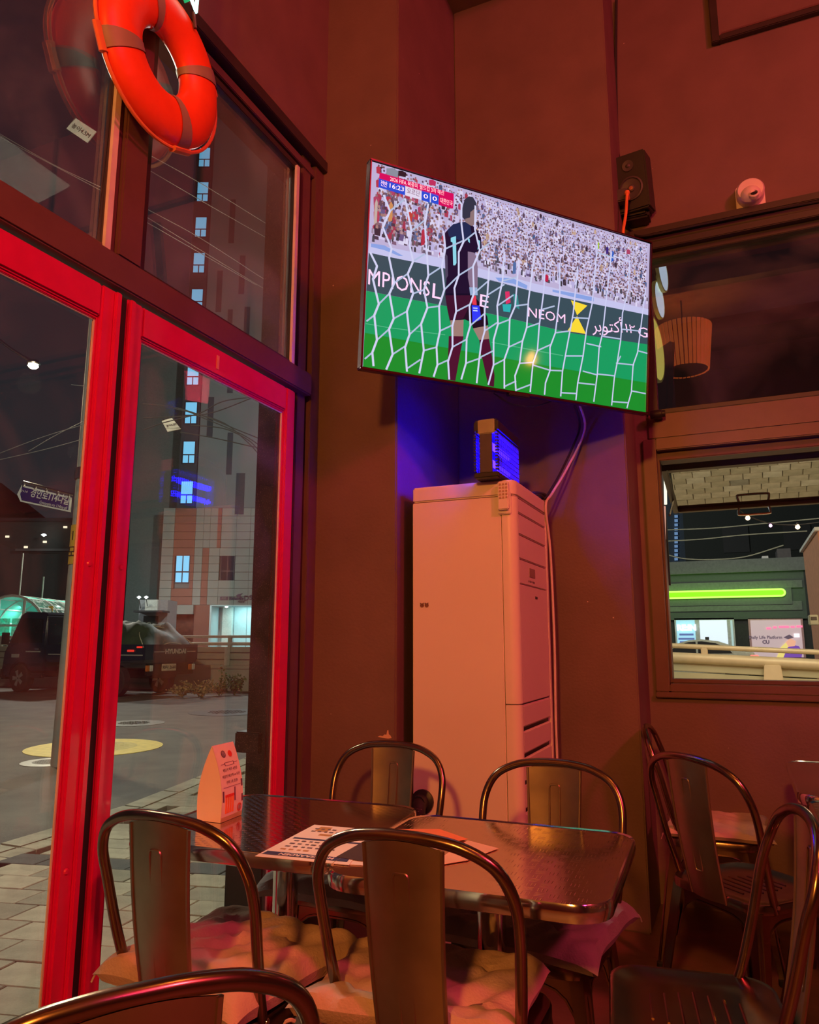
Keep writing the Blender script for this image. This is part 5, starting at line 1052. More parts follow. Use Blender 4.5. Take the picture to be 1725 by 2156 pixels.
ob('window_band', -16.05, -14.7, V0+.15, V0+.3, 10.25, 60, DBAND, twr); ob('left_wing', -19.6, -16.1, V0+1.2, V0+14, 0, 26, mat('tower_green_grey', (.075, .095, .085), .85), twr)
def tower_window(u0, u1, z0, z1, zt, m_=WIN, v=V0+.08, par=None, top1=False):
    f = ob('window', u0-.07, u1+.07, v, v+.15, z0-.07, z1+.07, WF, par or twr); um = (u0+u1)/2
    for a, b, c, d in ((u0, um-.04, z0, zt-.05), (um+.04, u1, z0, zt-.05))+(((u0, u1, zt+.05, z1),) if top1 else ((u0, um-.04, zt+.05, z1), (um+.04, u1, zt+.05, z1))): ob('pane', a, b, v-.02, v, c, d, m_, f)
for k in range(14):
    zc = 11.40+2.855*k
    if abs(zc-22.8) < .3: continue
    tower_window(-15.80, -15.02, zc-.80, zc+.72, zc-.22, top1=True)
for (a, b, c, d) in ((-12.72, -12.35, 12.6, 15.6), (-12.0, -11.4, 9.8, 12.7), (-14.2, -13.8, 15.3, 18.2), (-12.9, -12.5, 18.5, 20.4), (-13.1, -12.75, 21.5, 24.8), (-14.0, -13.6, 24.6, 27.8), (-12.4, -12.0, 26, 29), (-13.3, -12.9, 30, 33.5), (-11.9, -11.5, 22, 25)):
    ob('dark_slot', a, b, V0-.03, V0+.05, c, d, DBAND, twr)
# tile courses low on the facade
row = [(-16.9, -16.1, 'c'), (-16.1, -14.65, 'b'), (-14.65, -14.1, 'c'), (-14.1, -13.65, 's'), (-13.65, -12.93, 'c'), (-12.93, -11.85, 'w'), (-11.85, -10.9, 'c'), (-10.9, -9.9, 'c'), (-9.9, -8.9, 'c')]
for r in range(12):
    z0 = 3.62+r*.552
    for u0, u1, k in row:
        m_ = BRN if k == 'b' or (k == 's' and z0 < 7.0) else GL
        if k == 'w' and 5.2 < z0+.28 < 7.2: continue
        if u0 == -12.93 and z0 > 7.0: m_ = BRN; ob('facade_tile', -13.15, -12.9, V0, V0+.25, z0+.012, z0+.54, BRN, twr); m_ = GL; u0 = -12.88
        if k == 'b' and 5.0 < z0+.28 < 7.2: ob('facade_tile', u0+.008, -15.95, V0-.0, V0+.25, z0+.012, z0+.54, BRN, twr); ob('facade_tile', -14.9, u1-.008, V0, V0+.25, z0+.012, z0+.54, BRN, twr); continue
        ob('facade_tile', u0+.008, u1-.008, V0+rnd(0, .01), V0+.25, z0+.012, z0+.54, m_, twr)
tower_window(-15.85, -14.98, 5.15, 7.1, 5.85, WIN, V0+.05); tower_window(-12.78, -11.95, 5.25, 7.12, 5.9, mat('dark_glass', (.02, .022, .03), .1), V0+.05)
SGN = mat('sign_dark', (.05, .015, .04), .5); su = OUT(0, V0-.04, 0)
text('Richeville', .30, SGN, frameM(OUT(atv(498, 1260, V0)[0], V0-.04, atv(498, 1260, V0)[1]), CR, (0, 0, 1)), twr, 'sign_lettering', depth=.02, bold=.008, width=.85)
MB().prism([OUT(atv(x, y, V0)[0], V0-.05, atv(x, y, V0)[1]) for x, y in ((497, 1254), (503, 1251), (511, 1249), (506, 1254), (510, 1257), (500, 1257))], OUT(0, .03, 0)).build('sign_emblem', SGN, twr, world=True)
text('DS', .48, SGN, frameM(OUT(atv(523, 1259, V0)[0], V0-.04, atv(523, 1259, V0)[1]), CR+Vector((0, 0, .1)), (.15, 0, 1)), twr, 'sign_lettering', depth=.02); text('리슈빌', .17, SGN, frameM(OUT(atv(508, 1267, V0)[0], V0-.04, atv(508, 1267, V0)[1]), CR, (0, 0, 1)), twr, 'sign_lettering', depth=.02)
bx_ = ob('sign_plate', atv(464, 1260, V0)[0], atv(480, 1260, V0)[0], V0-.05, V0, atv(470, 1263.5, V0)[1], atv(470, 1256, V0)[1], SGN, twr); text('계룡', .17, GL, frameM(OUT(atv(472, 1260, V0)[0], V0-.07, atv(472, 1260, V0)[1]), CR, (0, 0, 1)), twr, 'sign_lettering', depth=.01)
# lit entrance recess on the ground floor
CY = mat('entrance_tile', (.40, .55, .55), .5, var=.05)
ob('entrance_back_wall', -13.3, -6, V0+2.2, V0+2.5, 0, 3.6, CY, twr); ob('entrance_side_wall', -13.42, -13.3, V0, V0+2.5, 0, 3.6, CY, twr); ob('entrance_soffit', -13.4, -6, V0, V0+2.5, 3.55, 3.62, CY, twr); ob('entrance_column', -13.0, -12.35, V0+1.8, V0+2.2, 0, 3.55, mat('entrance_column', (.6, .62, .55), .5), twr)
for k in range(4): ob('entrance_seam', -12.3+k*.9, -12.28+k*.9, V0+2.18, V0+2.21, 0, 3.55, DBAND, twr)
ob('ground_floor_wall', -14.45, -13.42, V0, V0+2.5, 0, 3.6, BRN, twr); ob('recess_wall', -16.2, -14.45, V0+1.5, V0+1.8, 0, 3.0, mat('recess_brick', (.16, .07, .05), .8, var=.4, scale=3), twr); ob('recess_canopy', -17.2, -14.45, V0-.3, V0+1.8, 3.0, 3.6, GL, twr); ob('left_pier', -17.8, -16.3, V0+.8, V0+1.2, 0, 3.3, mat('pier_grey', (.40, .43, .44), .6), twr)
lamp('entrance_light', 'AREA', OUT(-10.5, V0+1.0, 3.45), (.55, .95, 1), 150, 3, aim=OUT(-10.5, V0+2.0, 0), sizey=.6)
MB().lathe([(0, -.05), (.12, 0), (0, .05)], OUT(-12.45, V0+.6, 3.5), 10).build('entrance_downlight', emitm('lamp_cool', (.8, 1, 1), 12), twr, world=True)
ep = thing('lamp_post', 'white post with a cluster of bright lamps before the apartment entrance', 'street lamp', OUT(-16.3, V0-3, 0)); uu, zz = atv(355, 1285, V0-3)
MB().tube([OUT(uu+.42, V0-3, 0), OUT(uu+.42, V0-3, zz+.35)], .06, 8).build('pole', SW, ep, world=True)
for du, dz in ((0, .25), (-.3, .1), (.05, -.1)): MB().lathe([(0, -.09), (.13, 0), (0, .09)], OUT(uu+du-.05, V0-3, zz+dz), 12).build('lamp_head', emitm('lamp_cool', (.8, 1, 1), 12), ep, world=True)
lamp('lamp_post_glow', 'POINT', OUT(uu, V0-3.6, zz+.4), (.85, 1, 1), 420, .2)
# smaller dark building with flood lamps to the left of the tower
lb = thing('low_building', 'low dark building with a lit sign board left of the tower foot', 'building', OUT(-18, 46, 0)); V1 = 44.0
q = lambda x, y: atv(x, y, V1)
u0, u1 = q(300, 1300)[0], q(332, 1300)[0]
ob('shop_wall', q(284, 1300)[0], q(345, 1300)[0], V1+.6, V1+2.4, 0, q(300, 1262)[1], mat('shop_grey', (.26, .28, .29), .8), lb); ob('shop_opening', q(296, 1300)[0], q(327, 1300)[0], V1+.5, V1+.6, .1, q(300, 1296)[1], mat('shop_dark', (.02, .03, .025), .3), lb)
ob('canopy', q(288, 1300)[0], q(350, 1300)[0], V1-.6, V1+.6, q(300, 1290)[1], q(300, 1286)[1], DBAND, lb); ob('sign_board', q(302, 1270)[0], q(328, 1270)[0], V1+.3, V1+.5, q(300, 1286)[1], q(300, 1262)[1], mat('board_grey', (.55, .57, .52), .7), lb)
for x in (303, 318): MB().lathe([(0, -.1), (.12, 0), (0, .08)], OUT(q(x, 1258)[0], V1-.8, q(x, 1259)[1]), 10).build('flood_lamp', emitm('lamp_cool', (.8, 1, 1), 12), lb, world=True); MB().tube([OUT(q(x, 1258)[0], V1-.8, q(x, 1259)[1]), OUT(q(x, 1258)[0]-.3, V1+.4, q(x, 1280)[1])], .03, 5).build('lamp_bracket', CHROME, lb, world=True)
lamp('flood_glow', 'POINT', OUT(q(312, 1)[0], V1-.6, q(312, 1262)[1]), (.9, 1, 1), 90, .1)
for x, y, label, c, w2_ in ((370, 1335, 'small blue delivery van parked before the apartment building', (.12, .22, .5), 1.4), (352, 1330, 'white box truck cab parked beyond the parapet', (.5, .52, .55), .9)): pass

# far dark hill and houses on the left with small lights
hl = MB(); pts = [(-75, 0), (-75, 20), (-62, 25), (-50, 17), (-44, 18), (-36, 12), (-31, 10), (-26, 13), (-21, 9), (-17, 8), (-17, 0)]
hl.prism([OUT(u, 72, z) for u, z in pts], OUT(0, 6, 0)); o = hl.build('dark_hillside', mat('hill_dark', (.025, .032, .028), .95)); o['kind'] = 'structure'
fb = thing('distant_block', 'barely lit low building far away behind the left door', 'building', OUT(-30, 60, 0)); V2 = 60.
r_ = lambda x, y: atv(x, y, V2)
ob('main_block', r_(-60, 1)[0], r_(150, 1200)[0], V2, V2+6, 0, r_(20, 1098)[1], mat('block_dark', (.05, .06, .055), .9), fb); ob('roof_slab', r_(-70, 1)[0], r_(158, 1200)[0], V2-.4, V2+6.2, r_(20, 1098)[1], r_(20, 1092)[1], DBAND, fb); ob('beam', r_(40, 1160)[0], r_(165, 1160)[0], V2-.6, V2-.2, r_(20, 1162)[1], r_(20, 1157)[1], GW, fb)
for x, y in ((16, 1130), (55, 1152), (138, 1110), (95, 1141)): u, z = r_(x, y); ob('window', u-.14, u+.14, V2-.1, V2, z-.08, z+.08, emitm('far_window', (1, .85, .6), 1.1), fb)
u, z = r_(105, 1130); MB().lathe([(0, -.14), (.2, 0), (.1, .08), (0, .1)], OUT(u, V2-1, z), 12).build('wall_lamp', emitm('lamp_cool', (.8, 1, 1), 12), fb, world=True)
for x, y0, y1, lab in ((88, 1214, 1262, 'thin white post beside the glazed canopy'), (42, 1165, 1240, 'faint tall post above the glazed canopy')): 
    a, z0 = atv(x, y1, 30); _, z1 = atv(x, y0, 30); tag(MB().tube([OUT(a, 30, ZR), OUT(a, 30, z1)], .03, 8).build('street_post', CONC), lab, 'post')
# ------------------------------------------------------------------ glazed subway-style canopy on the far left
cn = thing('glazed_canopy', 'teal arched glass canopy with white ribs behind the truck cab', 'canopy', OUT(-14, 26, ZR)); VC = 26.0
cu, cz = atv(18, 1345, VC); RC = atv(96, 1345, VC)[0]-cu; RV = atv(18, 1254, VC)[1]-cz
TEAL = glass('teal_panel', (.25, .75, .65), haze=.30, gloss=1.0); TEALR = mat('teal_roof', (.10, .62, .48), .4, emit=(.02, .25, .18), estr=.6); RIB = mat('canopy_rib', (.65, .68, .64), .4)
NA = 8
for k in range(4):                                   # ribs along the depth
    v = VC+k*1.3; MB().tube([OUT(cu+RC*cos(pi*i/16), v, cz+RV*sin(pi*i/16)) for i in range(17)], .05, 6).build('rib', RIB, cn, world=True)
    if k < 3:
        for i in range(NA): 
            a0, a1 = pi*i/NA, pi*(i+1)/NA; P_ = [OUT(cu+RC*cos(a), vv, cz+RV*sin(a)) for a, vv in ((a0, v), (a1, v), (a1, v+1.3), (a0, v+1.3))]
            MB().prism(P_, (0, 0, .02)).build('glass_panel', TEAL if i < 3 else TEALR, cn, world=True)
for i in range(0, 17, 2): MB().tube([OUT(cu+RC*cos(pi*i/16), VC, cz+RV*sin(pi*i/16)), OUT(cu+RC*cos(pi*i/16), VC+3.9, cz+RV*sin(pi*i/16))], .03, 5).build('purlin', RIB, cn, world=True)
for u in (cu+RC, cu-RC, cu+RC*.35, cu-RC*.35): MB().tube([OUT(u, VC, ZR), OUT(u, VC, cz+(RV*.93 if abs(u-cu) < RC*.9 else 0))], .05, 6).build('upright', RIB, cn, world=True)
for z in (cz, cz+.45, .55): MB().tube([OUT(cu-RC, VC, z), OUT(cu+RC*(1 if z < cz+.1 else .9), VC, z)], .035, 5).build('crossbar', RIB, cn, world=True)
for i in range(4): MB().prism([OUT(cu-RC+2*RC*i/4+.04, VC+.05, ZR+.5), OUT(cu-RC+2*RC*(i+1)/4-.04, VC+.05, ZR+.5), OUT(cu-RC+2*RC*(i+1)/4-.04, VC+.05, cz+.7), OUT(cu-RC+2*RC*i/4+.04, VC+.05, cz+.7)], OUT(0, .02, 0)).build('glass_panel', TEAL, cn, world=True)
lamp('canopy_light', 'AREA', OUT(cu, VC+2, cz+RV*.8), (.7, 1, .9), 60, 1.5, aim=OUT(cu, VC+1.5, 0), sizey=.3)
yb = thing('yellow_notice', 'small square yellow notice to the right of the glazed canopy', 'sign', OUT(-13, 27, 1)); u, z = atv(103, 1285, 27)
ob('board', u-.13, u+.13, 27, 27.03, z-.13, z+.15, ybm, yb); MB().tube([OUT(u, 27.05, ZR), OUT(u, 27.05, z)], .03, 6).build('post', RIB, yb, world=True); text('주의', .12, bk, frameM(OUT(u, 26.99, z), CR, (0, 0, 1)), yb, 'sign_lettering')
# ------------------------------------------------------------------ outside the right window
ZG = -.20
# awning sash propped open
sa = thing('awning_sash', 'top-hung window sash propped open, its glass mirroring the brick paving below', 'window', (0, 4.3, 2.1))
A0 = Vector((-.325, YW+.20, 2.112)); dn = (Vector((-.262, 4.753, 1.981))-Vector((-.262, 3.856, 2.13))).normalized(); LS = .72; xr = Vector((1, 0, 0)); nn_ = xr.cross(dn)
def sash(a0, a1, b0, b1, c0, c1, nm, m_, bv=.003):
    vs = [A0+xr*a+dn*b+nn_*c for c in (c0, c1) for a, b in ((a0, b0), (a1, b0), (a1, b1), (a0, b1))]; return MB().hexa(vs).build(nm, m_, sa, world=True, bevel=bv)
SF = mat('sash_frame', (.09, .065, .05), .4, .3); SWd = 2.9
sash(0, .03, 0, LS, -.02, .03, 'frame_side', SF); sash(SWd-.05, SWd, 0, LS, -.02, .03, 'frame_side', SF); sash(.03, SWd-.05, 0, .04, -.02, .03, 'frame_top', SF); sash(.03, SWd-.05, LS-.03, LS, -.02, .03, 'frame_bottom', SF)
sash(.028, SWd-.045, .035, LS-.028, .000, .008, 'pane', glass('mirror_film_glass', (.10, .10, .10), ior=2.3, haze=.004, gloss=2.2))
hx0 = .29; hz = A0+dn*(LS-.02)
def hp(a, c, b=0): return A0+xr*a+dn*(LS-.025+b)+nn_*c
sg_ = -1 if nn_.z > 0 else 1
MB().tube(spline([hp(.37, sg_*.02), hp(.365, sg_*.05), hp(.38, sg_*.062), hp(.52, sg_*.062), hp(.535, sg_*.05), hp(.53, sg_*.02)], 5), .0075, 8).build('handle', CHROME, sa, world=True)
MB().tube([A0+xr*.02+dn*.5, A0+xr*.02+dn*.12+Vector((0, 0, -.22))], .007, 6).build('stay_arm', CHROME, sa, world=True)
# paving just outside that the sash mirrors
wk = setting('forecourt'); MB().box((-1.86, 4.03, ZR+.001), (9, 8.85, ZP-.045)).build('bedding', mat('joint_sand', (.03, .03, .03), .9), wk)
BP = [mat('brick_cream_%d' % k, c, .85, var=.15, scale=10, bump=.3, bscale=80) for k, c in enumerate(((.55, .48, .34), (.47, .41, .28), (.62, .56, .42), (.33, .30, .23)))]
cnt = 0; rest = MB(); base = {}
for r in range(39):
    for c in range(-10, 40):
        x = c*.19+(r % 2)*.095+((r*37) % 5)*.012; y = 4.15+r*.120
        if y > 8.75 or x < -1.8 or x > 7: continue
        mt = BP[RND.choice((0, 0, 0, 1, 1, 1, 2, 2)) if RND.random() > .04 else 3]
        if y > 5.7 and -.9 < x < 1.6 and cnt < 294:
            if mt.name not in base:
                o = MB().box((-.0915, -.0565, -.05), (.0915, .0565, 0)).build('paver', mt, wk, bevel=.004, seg=1); base[mt.name] = o.data; bpy.data.objects.remove(o)
            o = bpy.data.objects.new('paver', base[mt.name]); COL.objects.link(o); o.parent = wk; o.location = (x, y, ZP+rnd(-.002, .002)); cnt += 1
        else: rest.box((x-.0915, y-.0565, ZP-.05), (x+.0915, y+.0565, ZP))
rest.build('paver_field', BP[1], wk, smooth=False, kind='stuff')
tar = MB().prism([(x, y, ZP+.003) for x, y in ((1.05, 6.9), (1.3, 6.6), (1.9, 6.55), (2.6, 6.7), (2.5, 7.1), (2.0, 7.25), (1.5, 7.1), (1.2, 7.15))], (0, 0, .004)).build('tar_patch', mat('tar_patch', (.02, .02, .018), .6)); tag(tar, 'dark tar patch on the cream paving, seen only mirrored in the open sash', 'patch')
# light tubes beside the window, string lights
lt_ = thing('light_tube', 'slim white light tube hanging upright at the left edge of the window', 'lamp', at(1401, 1060, 'y', 4.9))
a, b, c, d = at(1401, 986, 'y', 4.9), at(1402, 1062, 'y', 4.9), at(1399, 1066, 'y', 4.9), at(1400, 1136, 'y', 4.9)
MB().tube([a, b], .009, 8).build('lit_tube', emitm('tube_white', (.85, .85, .7), 1.1), lt_, world=True); MB().tube([c, d], .008, 8).build('lower_tube', emitm('tube_pink', (.8, .45, .35), .6), lt_, world=True); MB().tube([a+Vector((-.02, .02, .2)), a+Vector((-.02, .02, -.75))], .010, 8).build('backing_bar', DGREY, lt_, world=True); MB().tube([a+Vector((-.02, .02, .19)), Vector((a.x-.02, YW+.18, a.z+.19))], .008, 6).build('wall_bracket', DGREY, lt_, world=True)
sp_ = [at(1445, 945, 'y', 4.9), at(1505, 1022, 'y', 5.3), at(1538, 1062, 'y', 5.6)]
spl = [at(1560, 1075, 'y', 5.7), at(1575, 1086, 'y', 5.8), at(1623, 1102, 'y', 6.1), at(1680, 1105, 'y', 6.4), at(1760, 1095, 'y', 6.8)]
tag(MB().tube(spline(sp_+spl, 5), .004, 5).build('string_light_cable', BLACK), 'thin black cable of the string lights outside the window', 'cable')
for k, (p, r, c) in enumerate(((at(1575, 1091, 'y', 5.8), .017, 'bulb_string_warm'), (at(1623, 1107, 'y', 6.1), .012, 'bulb_string_pink'), (at(1680, 1110, 'y', 6.4), .018, 'bulb_string_warm'), (at(1505, 1028, 'y', 5.3), .015, 'bulb_string_warm'))):
    t = thing('string_light_bulb', ('warm string light bulb just under the sash handle', 'tiny pink string light bulb between two warm ones', 'warm string light bulb at the far right of the row', 'warm bulb in front of the mirrored brick paving')[k], 'bulb', p, 0, 'string light bulbs')
    MB().lathe([(0, -r), (r*.75, -r*.6), (r, 0), (r*.7, r*.8), (r*.4, r*1.2)], p, 12).build('globe', emitm(c, (1, .72, .42) if 'warm' in c else (.9, .45, .9), 3), t, world=True); MB().lathe([(r*.42, r*1.1), (r*.45, r*2.0), (0, r*2.1)], p, 8).build('socket', BLACK, t, world=True)
# guard rail close by
GRM = mat('guard_cream', (.60, .50, .34), .5, .15, var=.06)
YG = 9.0; gl = thing('guard_rail', 'cream steel guard rail on a concrete kerb wall just outside the window', 'guard rail', (0, YG, ZG))
dz_ = lambda x: -.045*(x+.75)
def gtube(z0, r, nm): MB().tube([(-6, YG, z0+.045*5.25), (-.75, YG, z0), (.75, YG, z0-.0675), (7, YG, z0-.35)], r, 12).build(nm, GRM, gl, world=True)
gtube(1.155, .028, 'rail'); gtube(1.025, .058, 'rail')
for x in (-2.05, -.38, 1.21, 2.8): MB().box((x-.035, YG-.03, 1.02-.045*(x+.75)), (x+.035, YG+.03, 1.16-.045*(x+.75))).build('rail_bracket', GRM, gl, world=True, bevel=.01)
for x in (-2.3, .29, 2.8): 
    z = 1.0-.045*(x+.75); MB().hexa([Vector(p) for p in ((x-.11, YG-.12, .60), (x+.11, YG-.12, .60), (x+.11, YG, .60), (x-.11, YG, .60), (x-.08, YG-.10, z), (x+.08, YG-.10, z), (x+.08, YG, z), (x-.08, YG, z))]).build('post', GRM, gl, world=True, bevel=.008)
WB = mat('guard_wall_paint', (.42, .40, .27), .7, var=.1, scale=2)
for z0, z1, n in ((.885, 1.0, 'beam'), (.745, .875, 'beam')): MB().hexa([Vector(p) for p in ((-6, YG+.01, z0+.2), (7, YG+.01, z0-.32), (7, YG+.06, z0-.32), (-6, YG+.06, z0+.2), (-6, YG+.01, z1+.2), (7, YG+.01, z1-.32), (7, YG+.06, z1-.32), (-6, YG+.06, z1+.2))]).build(n, WB, gl, world=True, bevel=.006)
MB().box((-6, YG-.14, ZG), (7, YG+.22, .735)).build('kerb_wall', mat('kerb_wall_cream', (.56, .47, .32), .75, var=.1), gl, world=True, bevel=.02)
# convenience store across the street
YS = 31.0; k_ = lambda x, y: at(x, y, 'y', YS)
st_ = thing('convenience_store', 'low green-grey convenience store with a glowing lime strip and lit windows', 'shop', (0, YS, ZG))
SG = mat('store_grey_green', (.10, .13, .11), .8, var=.06); SG2 = mat('store_panel', (.16, .18, .17), .7)
def kb(n, x0, y0, x1, y1, d0, d1, m_, bv=0, par=None):
    a, b = k_(x0, y0), k_(x1, y1); return MB().box((a.x, YS+d0, a.z), (b.x, YS+d1, b.z)).build(n, m_, par or st_, world=True, bevel=bv)
kb('fascia', 1330, 1192, 1722, 1302, 0, 6, SG); kb('roof_edge', 1325, 1188, 1726, 1200, -.2, 6, SG2); kb('fascia_ledge', 1330, 1232, 1690, 1237, -.12, 0, SG2); kb('sign_backboard', 1330, 1232, 1669, 1272, -.10, 0, mat('sign_back', (.10, .11, .12), .5)); kb('lower_ledge', 1330, 1272, 1690, 1284, -.06, 0, SG2); kb('joint', 1698, 1200, 1701, 1302, -.02, 0, DBAND)
LIME = emitm('lime_sign', (.20, .82, .003), .95); a, b = k_(1330, 1262), k_(1652, 1241); rr = (b.z-a.z)/2
m = MB(); P_ = [(a.x, a.z), (b.x-rr, a.z)]+[(b.x-rr+rr*cos(t), a.z+rr+rr*sin(t)) for t in [radians(-90+180*i/10) for i in range(1, 10)]]+[(b.x-rr, b.z), (a.x, b.z)]
m.prism([(x, YS-.22, z) for x, z in P_], (0, .10, 0)); m.build('lime_light_strip', LIME, st_, world=True)
ed = [Vector((x, YS-.225, z)) for x, z in P_]; MB().tube(ed, .035, 6).build('light_edge', emitm('lime_edge', (.45, 1, .12), 1.2), st_, world=True)
lamp('lime_glow', 'AREA', ((a.x+b.x)/2, YS-.8, (a.z+b.z)/2), (.35, 1, .05), 14, 6, aim=((a.x+b.x)/2, YS, (a.z+b.z)/2), sizey=.3)
kb('ground_wall', 1330, 1302, 1900, 1420, .15, 6, mat('store_wall_dark', (.05, .055, .05), .8)); 
wf = kb('window', 1420, 1302, 1552, 1385, 0, .15, RIB); kb('pane', 1424, 1306, 1468, 1384, -.02, 0, emitm('poster_blue', (.32, .62, .75), .9), par=wf); kb('pane', 1473, 1306, 1536, 1384, -.02, 0, emitm('window_pale', (.62, .72, .82), 1.0), par=wf); kb('pane', 1538, 1306, 1548, 1384, -.02, 0, emitm('window_dim', (.35, .50, .50), .8), par=wf)
WW = emitm('poster_white', (.9, .92, 1), 1.0)
text('RE:IN', .30, WW, frameM(k_(1446, 1322)+Vector((0, -.08, 0)), (1, 0, 0), (0, 0, 1)), st_, 'poster_lettering', bold=.02); 
for y, wd in ((1334, 30), (1343, 34), (1350, 28)): kb('poster_bar', 1446-wd/2, y, 1446+wd/2, y+4, -.05, -.02, emitm('poster_navy', (.10, .14, .35), .8))
wf2 = kb('window', 1575, 1302, 1698, 1385, 0, .15, mat('window_pink_frame', (.6, .35, .35), .5)); kb('pane', 1580, 1306, 1693, 1384, -.02, 0, emitm('poster_mauve', (.44, .33, .34), .9), par=wf2)
pk = emitm('text_pink', (1, .16, .32), 1.1); dk = emitm('poster_ink', (.12, .08, .12), .6)
for x0, x1, y in ((1614, 1624, 1321), (1628, 1636, 1319), (1640, 1662, 1318), (1665, 1674, 1318), (1677, 1690, 1317)): kb('neon_text_bar', x0, y, x1, y+4, -.05, -.02, pk)
text('Daily Life Platform', .15, dk, frameM(k_(1612, 1342)+Vector((0, -.06, 0)), (1, 0, 0), (0, 0, 1)), st_, 'poster_lettering', bold=.004); text('CU', .17, dk, frameM(k_(1613, 1352)+Vector((0, -.06, 0)), (1, 0, 0), (0, 0, 1)), st_, 'poster_lettering', bold=.01)
pu, ye, sk_ = emitm('poster_purple', (.16, .06, .36), .8), emitm('poster_yellow', (.75, .62, .18), .8), emitm('poster_peach', (.75, .38, .25), .8)
def kp(pts, m_, n, d=.05): MB().prism([k_(x, y)+Vector((0, -d, 0)) for x, y in pts], (0, .02, 0)).build(n, m_, st_, world=True)
kp(((1648, 1384), (1655, 1366), (1668, 1358), (1682, 1360), (1690, 1372), (1688, 1384)), pu, 'poster_shape'); kp(((1636, 1384), (1645, 1362), (1656, 1352), (1660, 1360), (1650, 1384)), ye, 'poster_shape', .055); kp(((1655, 1352), (1664, 1344), (1676, 1350), (1674, 1360), (1660, 1362)), sk_, 'poster_shape', .06); kp(((1650, 1342), (1662, 1336), (1672, 1342), (1660, 1346)), dk, 'poster_shape', .062)
kb('poster_label', 1672, 1334, 1684, 1342, -.07, -.05, WW)
# roof equipment, dark blocks behind
kb('roof_unit', 1604, 1170, 1690, 1195, 1, 4, mat('unit_dark', (.03, .03, .028), .8)); kb('roof_unit', 1640, 1146, 1672, 1168, 1.5, 3, DGREY); kb('roof_unit', 1606, 1166, 1620, 1172, .8, 1.5, SW)
db = thing('dark_tower_block', 'dark unlit building rising behind the convenience store', 'building', (3, 44, 0)); a = at(1430, 960, 'y', 44.); b = at(1900, 900, 'y', 44.)
MB().box((a.x, 44, ZG), (b.x, 52, a.z+8)).build('main_block', mat('block_black', (.018, .022, .02), .9), db, world=True)
for q_ in range(5):
    for w_ in range(3): x = a.x+2+q_*3; z = 6+w_*3; MB().box((x, 43.96, z), (x+1.3, 44.02, z+1.4)).build('window', mat('window_unlit', (.012, .014, .016), .6), db, world=True)
b2 = thing('slim_lit_tower', 'far slim tower edge with a vertical row of faint blue lights', 'building', (-3, 60, 0)); a = at(1424, 1185, 'y', 60.); 
MB().box((a.x-.7, 60, ZG), (a.x+.9, 66, at(1424, 1080, 'y', 60.).z)).build('main_block', mat('tower_blueish', (.06, .08, .11), .8), b2, world=True)
for k in range(12): p = at(1424, 1186-k*9, 'y', 59.8); MB().box(p-Vector((.12, .0, .10)), p+Vector((.12, .1, .10))).build('window', emitm('tower_blue_window', (.12, .22, .4), .8), b2, world=True)
ow = thing('orange_lit_wall', 'orange lit wall of a neighbouring building cut by the right edge', 'building', (3, 12, 0)); a, b = at(1701, 1200, 'y', 16.), at(1760, 1116, 'y', 13.)
MB().hexa([Vector((a.x, 13, ZG)), Vector((a.x+3, 13, ZG)), Vector((a.x+3, 16, ZG)), Vector((a.x, 16, ZG)), Vector((a.x-.05, 13, b.z)), Vector((a.x+3, 13, b.z)), Vector((a.x+3, 16, b.z)), Vector((a.x-.05, 16, b.z))]).build('side_wall', mat('wall_orange', (.50, .22, .12), .8), ow, world=True); MB().box((a.x-.1, 12.9, b.z), (a.x+3.1, 16.1, b.z+.05)).build('coping', SW, ow, world=True)
lamp('orange_wall_light', 'POINT', (a.x+.4, 12.0, 1.9), (1, .7, .45), 30, .1)
q = at(1712, 1306, 'y', 12.8); mb_ = thing('meter_box', 'small cream meter box on the orange lit wall', 'box', q); MB().box(q-Vector((.05, .08, .07)), q+Vector((.07, .19, .08))).build('case', WB, mb_, world=True, bevel=.01); MB().box(q-Vector((.03, .09, .0)), q+Vector((.05, -.07, .05))).build('cover', SF, mb_, world=True, bevel=.004)
for wl, (P_, y) in zip(('cable sagging lowest above the lime shop strip', 'middle cable outside the right window', 'highest cable outside the right window, passing the string bulbs'), ((((1395, 1165), (1440, 1176), (1500, 1178), (1570, 1172), (1650, 1148)), 11), (((1395, 1140), (1480, 1135), (1570, 1126), (1700, 1118)), 11), (((1395, 1116), (1500, 1112), (1600, 1103), (1740, 1090)), 11))):
    tag(MB().tube(spline([at(a_, b_, 'y', y) for a_, b_ in P_], 5), .008, 5).build('overhead_wire', mat('wire_pale', (.4, .45, .42), .5)), wl, 'wire', 'cables outside the right window')
# passing car behind the rail
CARM = mat('car_silver', (.62, .66, .55), .25, .4, coat=.5); YC = 26.0; c0 = at(1405, 1385, 'y', YC); c1 = at(1597, 1385, 'y', YC); Lc = c1.x-c0.x
car = thing('passing_car', 'silver fastback car passing behind the guard rail, red tail lamp lit', 'car', ((c0.x+c1.x)/2, YC, ZG)); zt = at(1500, 1346, 'y', YC).z; zb_ = zt-1.42; x0 = c0.x-1.35; CL = c1.x-x0
prof = [(0, .38), (0, .62), (.06, .74), (.22, .84), (.30, .92), (.40, 1.26), (.50, 1.39), (.60, 1.42), (.72, 1.36), (.84, 1.18), (.93, 1.05), (.99, .98), (1.0, .70), (.985, .38), (.88, .30), (.12, .30)]
MB().prism([(x0+CL*x, YC, zb_+z) for x, z in prof], (0, 1.75, 0)).build('body', CARM, car, world=True, bevel=.06)
gp_ = [(.335, .95), (.41, 1.22), (.50, 1.33), (.60, 1.36), (.70, 1.30), (.79, 1.14), (.82, .98)]
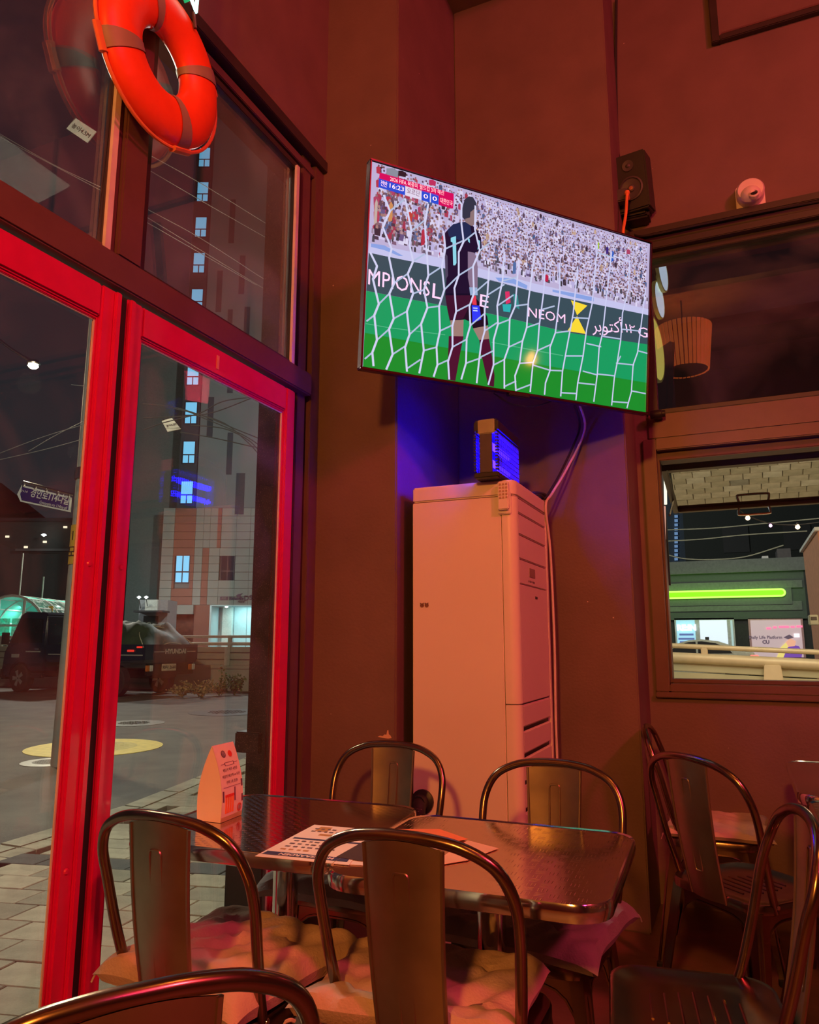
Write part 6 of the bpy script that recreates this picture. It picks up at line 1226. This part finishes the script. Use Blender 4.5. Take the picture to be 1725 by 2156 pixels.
MB().prism([(x0+CL*x, YC-.012, zb_+z) for x, z in gp_], (0, .012, 0)).build('side_glass', BLACK, car, world=True); MB().box((x0+CL*.555, YC-.02, zb_+.96), (x0+CL*.57, YC-.01, zb_+1.36)).build('door_pillar', CARM, car, world=True)
MB().box((x0+CL*.20, YC-.02, zb_+.80), (x0+CL*.80, YC-.005, zb_+.83)).build('belt_line', BLACK, car, world=True)
MB().box((x0+CL*.945, YC-.03, zb_+.84), (x0+CL*1.0+.02, YC+.3, zb_+.93)).build('tail_lamp', emitm('brake_red', (1, .12, .10), 2.0), car, world=True, bevel=.02)
MB().box((x0+CL*.62, YC+.8, zb_+1.40), (x0+CL*.65, YC+.84, zb_+1.50)).build('roof_fin', BLACK, car, world=True)
for x in (.16, .84): MB().lathe([(.16, 0), (.32, 0), (.34, .03), (.34, .2), (.16, .22)], (x0+CL*x, YC-.02, zb_+.34), 24, M=Matrix.Rotation(-pi/2, 4, 'X')).build('wheel', TYRE, car, world=True)
# round lit sign discs projecting from the outside wall, seen nearly edge-on
for (px, py, ry, col_, lab) in ((1393, 573, 40, 'rim_white', 'topmost of the round lit signs seen edge-on beside the television'), (1386, 632, 38, 'rim_white', 'middle round lit sign seen edge-on beside the television'), (1378, 735, 68, 'rim_yellow', 'largest yellow-rimmed round sign seen edge-on beside the television')):
    p = at(px, py, 'y', YW+.55); r = abs(at(px, py-ry, 'y', YW+.55).z-p.z); t = thing('round_lit_sign', lab, 'sign', p, 0, 'round signs outside the upper window'); Ms = Matrix.Rotation(radians(-9), 4, 'Z') @ Matrix.Rotation(pi/2, 4, 'Y')
    MB().lathe([(r*.93, -.012), (r, -.010), (r, .010), (r*.93, .012), (r*.93, -.012)], p, 40, M=Ms).build('rim', mat('sign_rim_yellow', (.55, .5, .12), .5, emit=(.5, .48, .15), estr=.35), t, world=True)
    MB().lathe([(0, -.010), (r*.93, -.010), (r*.93, .010), (0, .010)], p, 40, M=Ms).build('lit_face', emitm('sign_face_'+col_, (.55, .75, .85) if 'white' in col_ else (.55, .52, .10), 3.0), t, world=True)
    MB().tube([p+Vector((0, 0, r)), p+Vector((0, -.36, r))], .008, 6).build('bracket', DGREY, t, world=True)
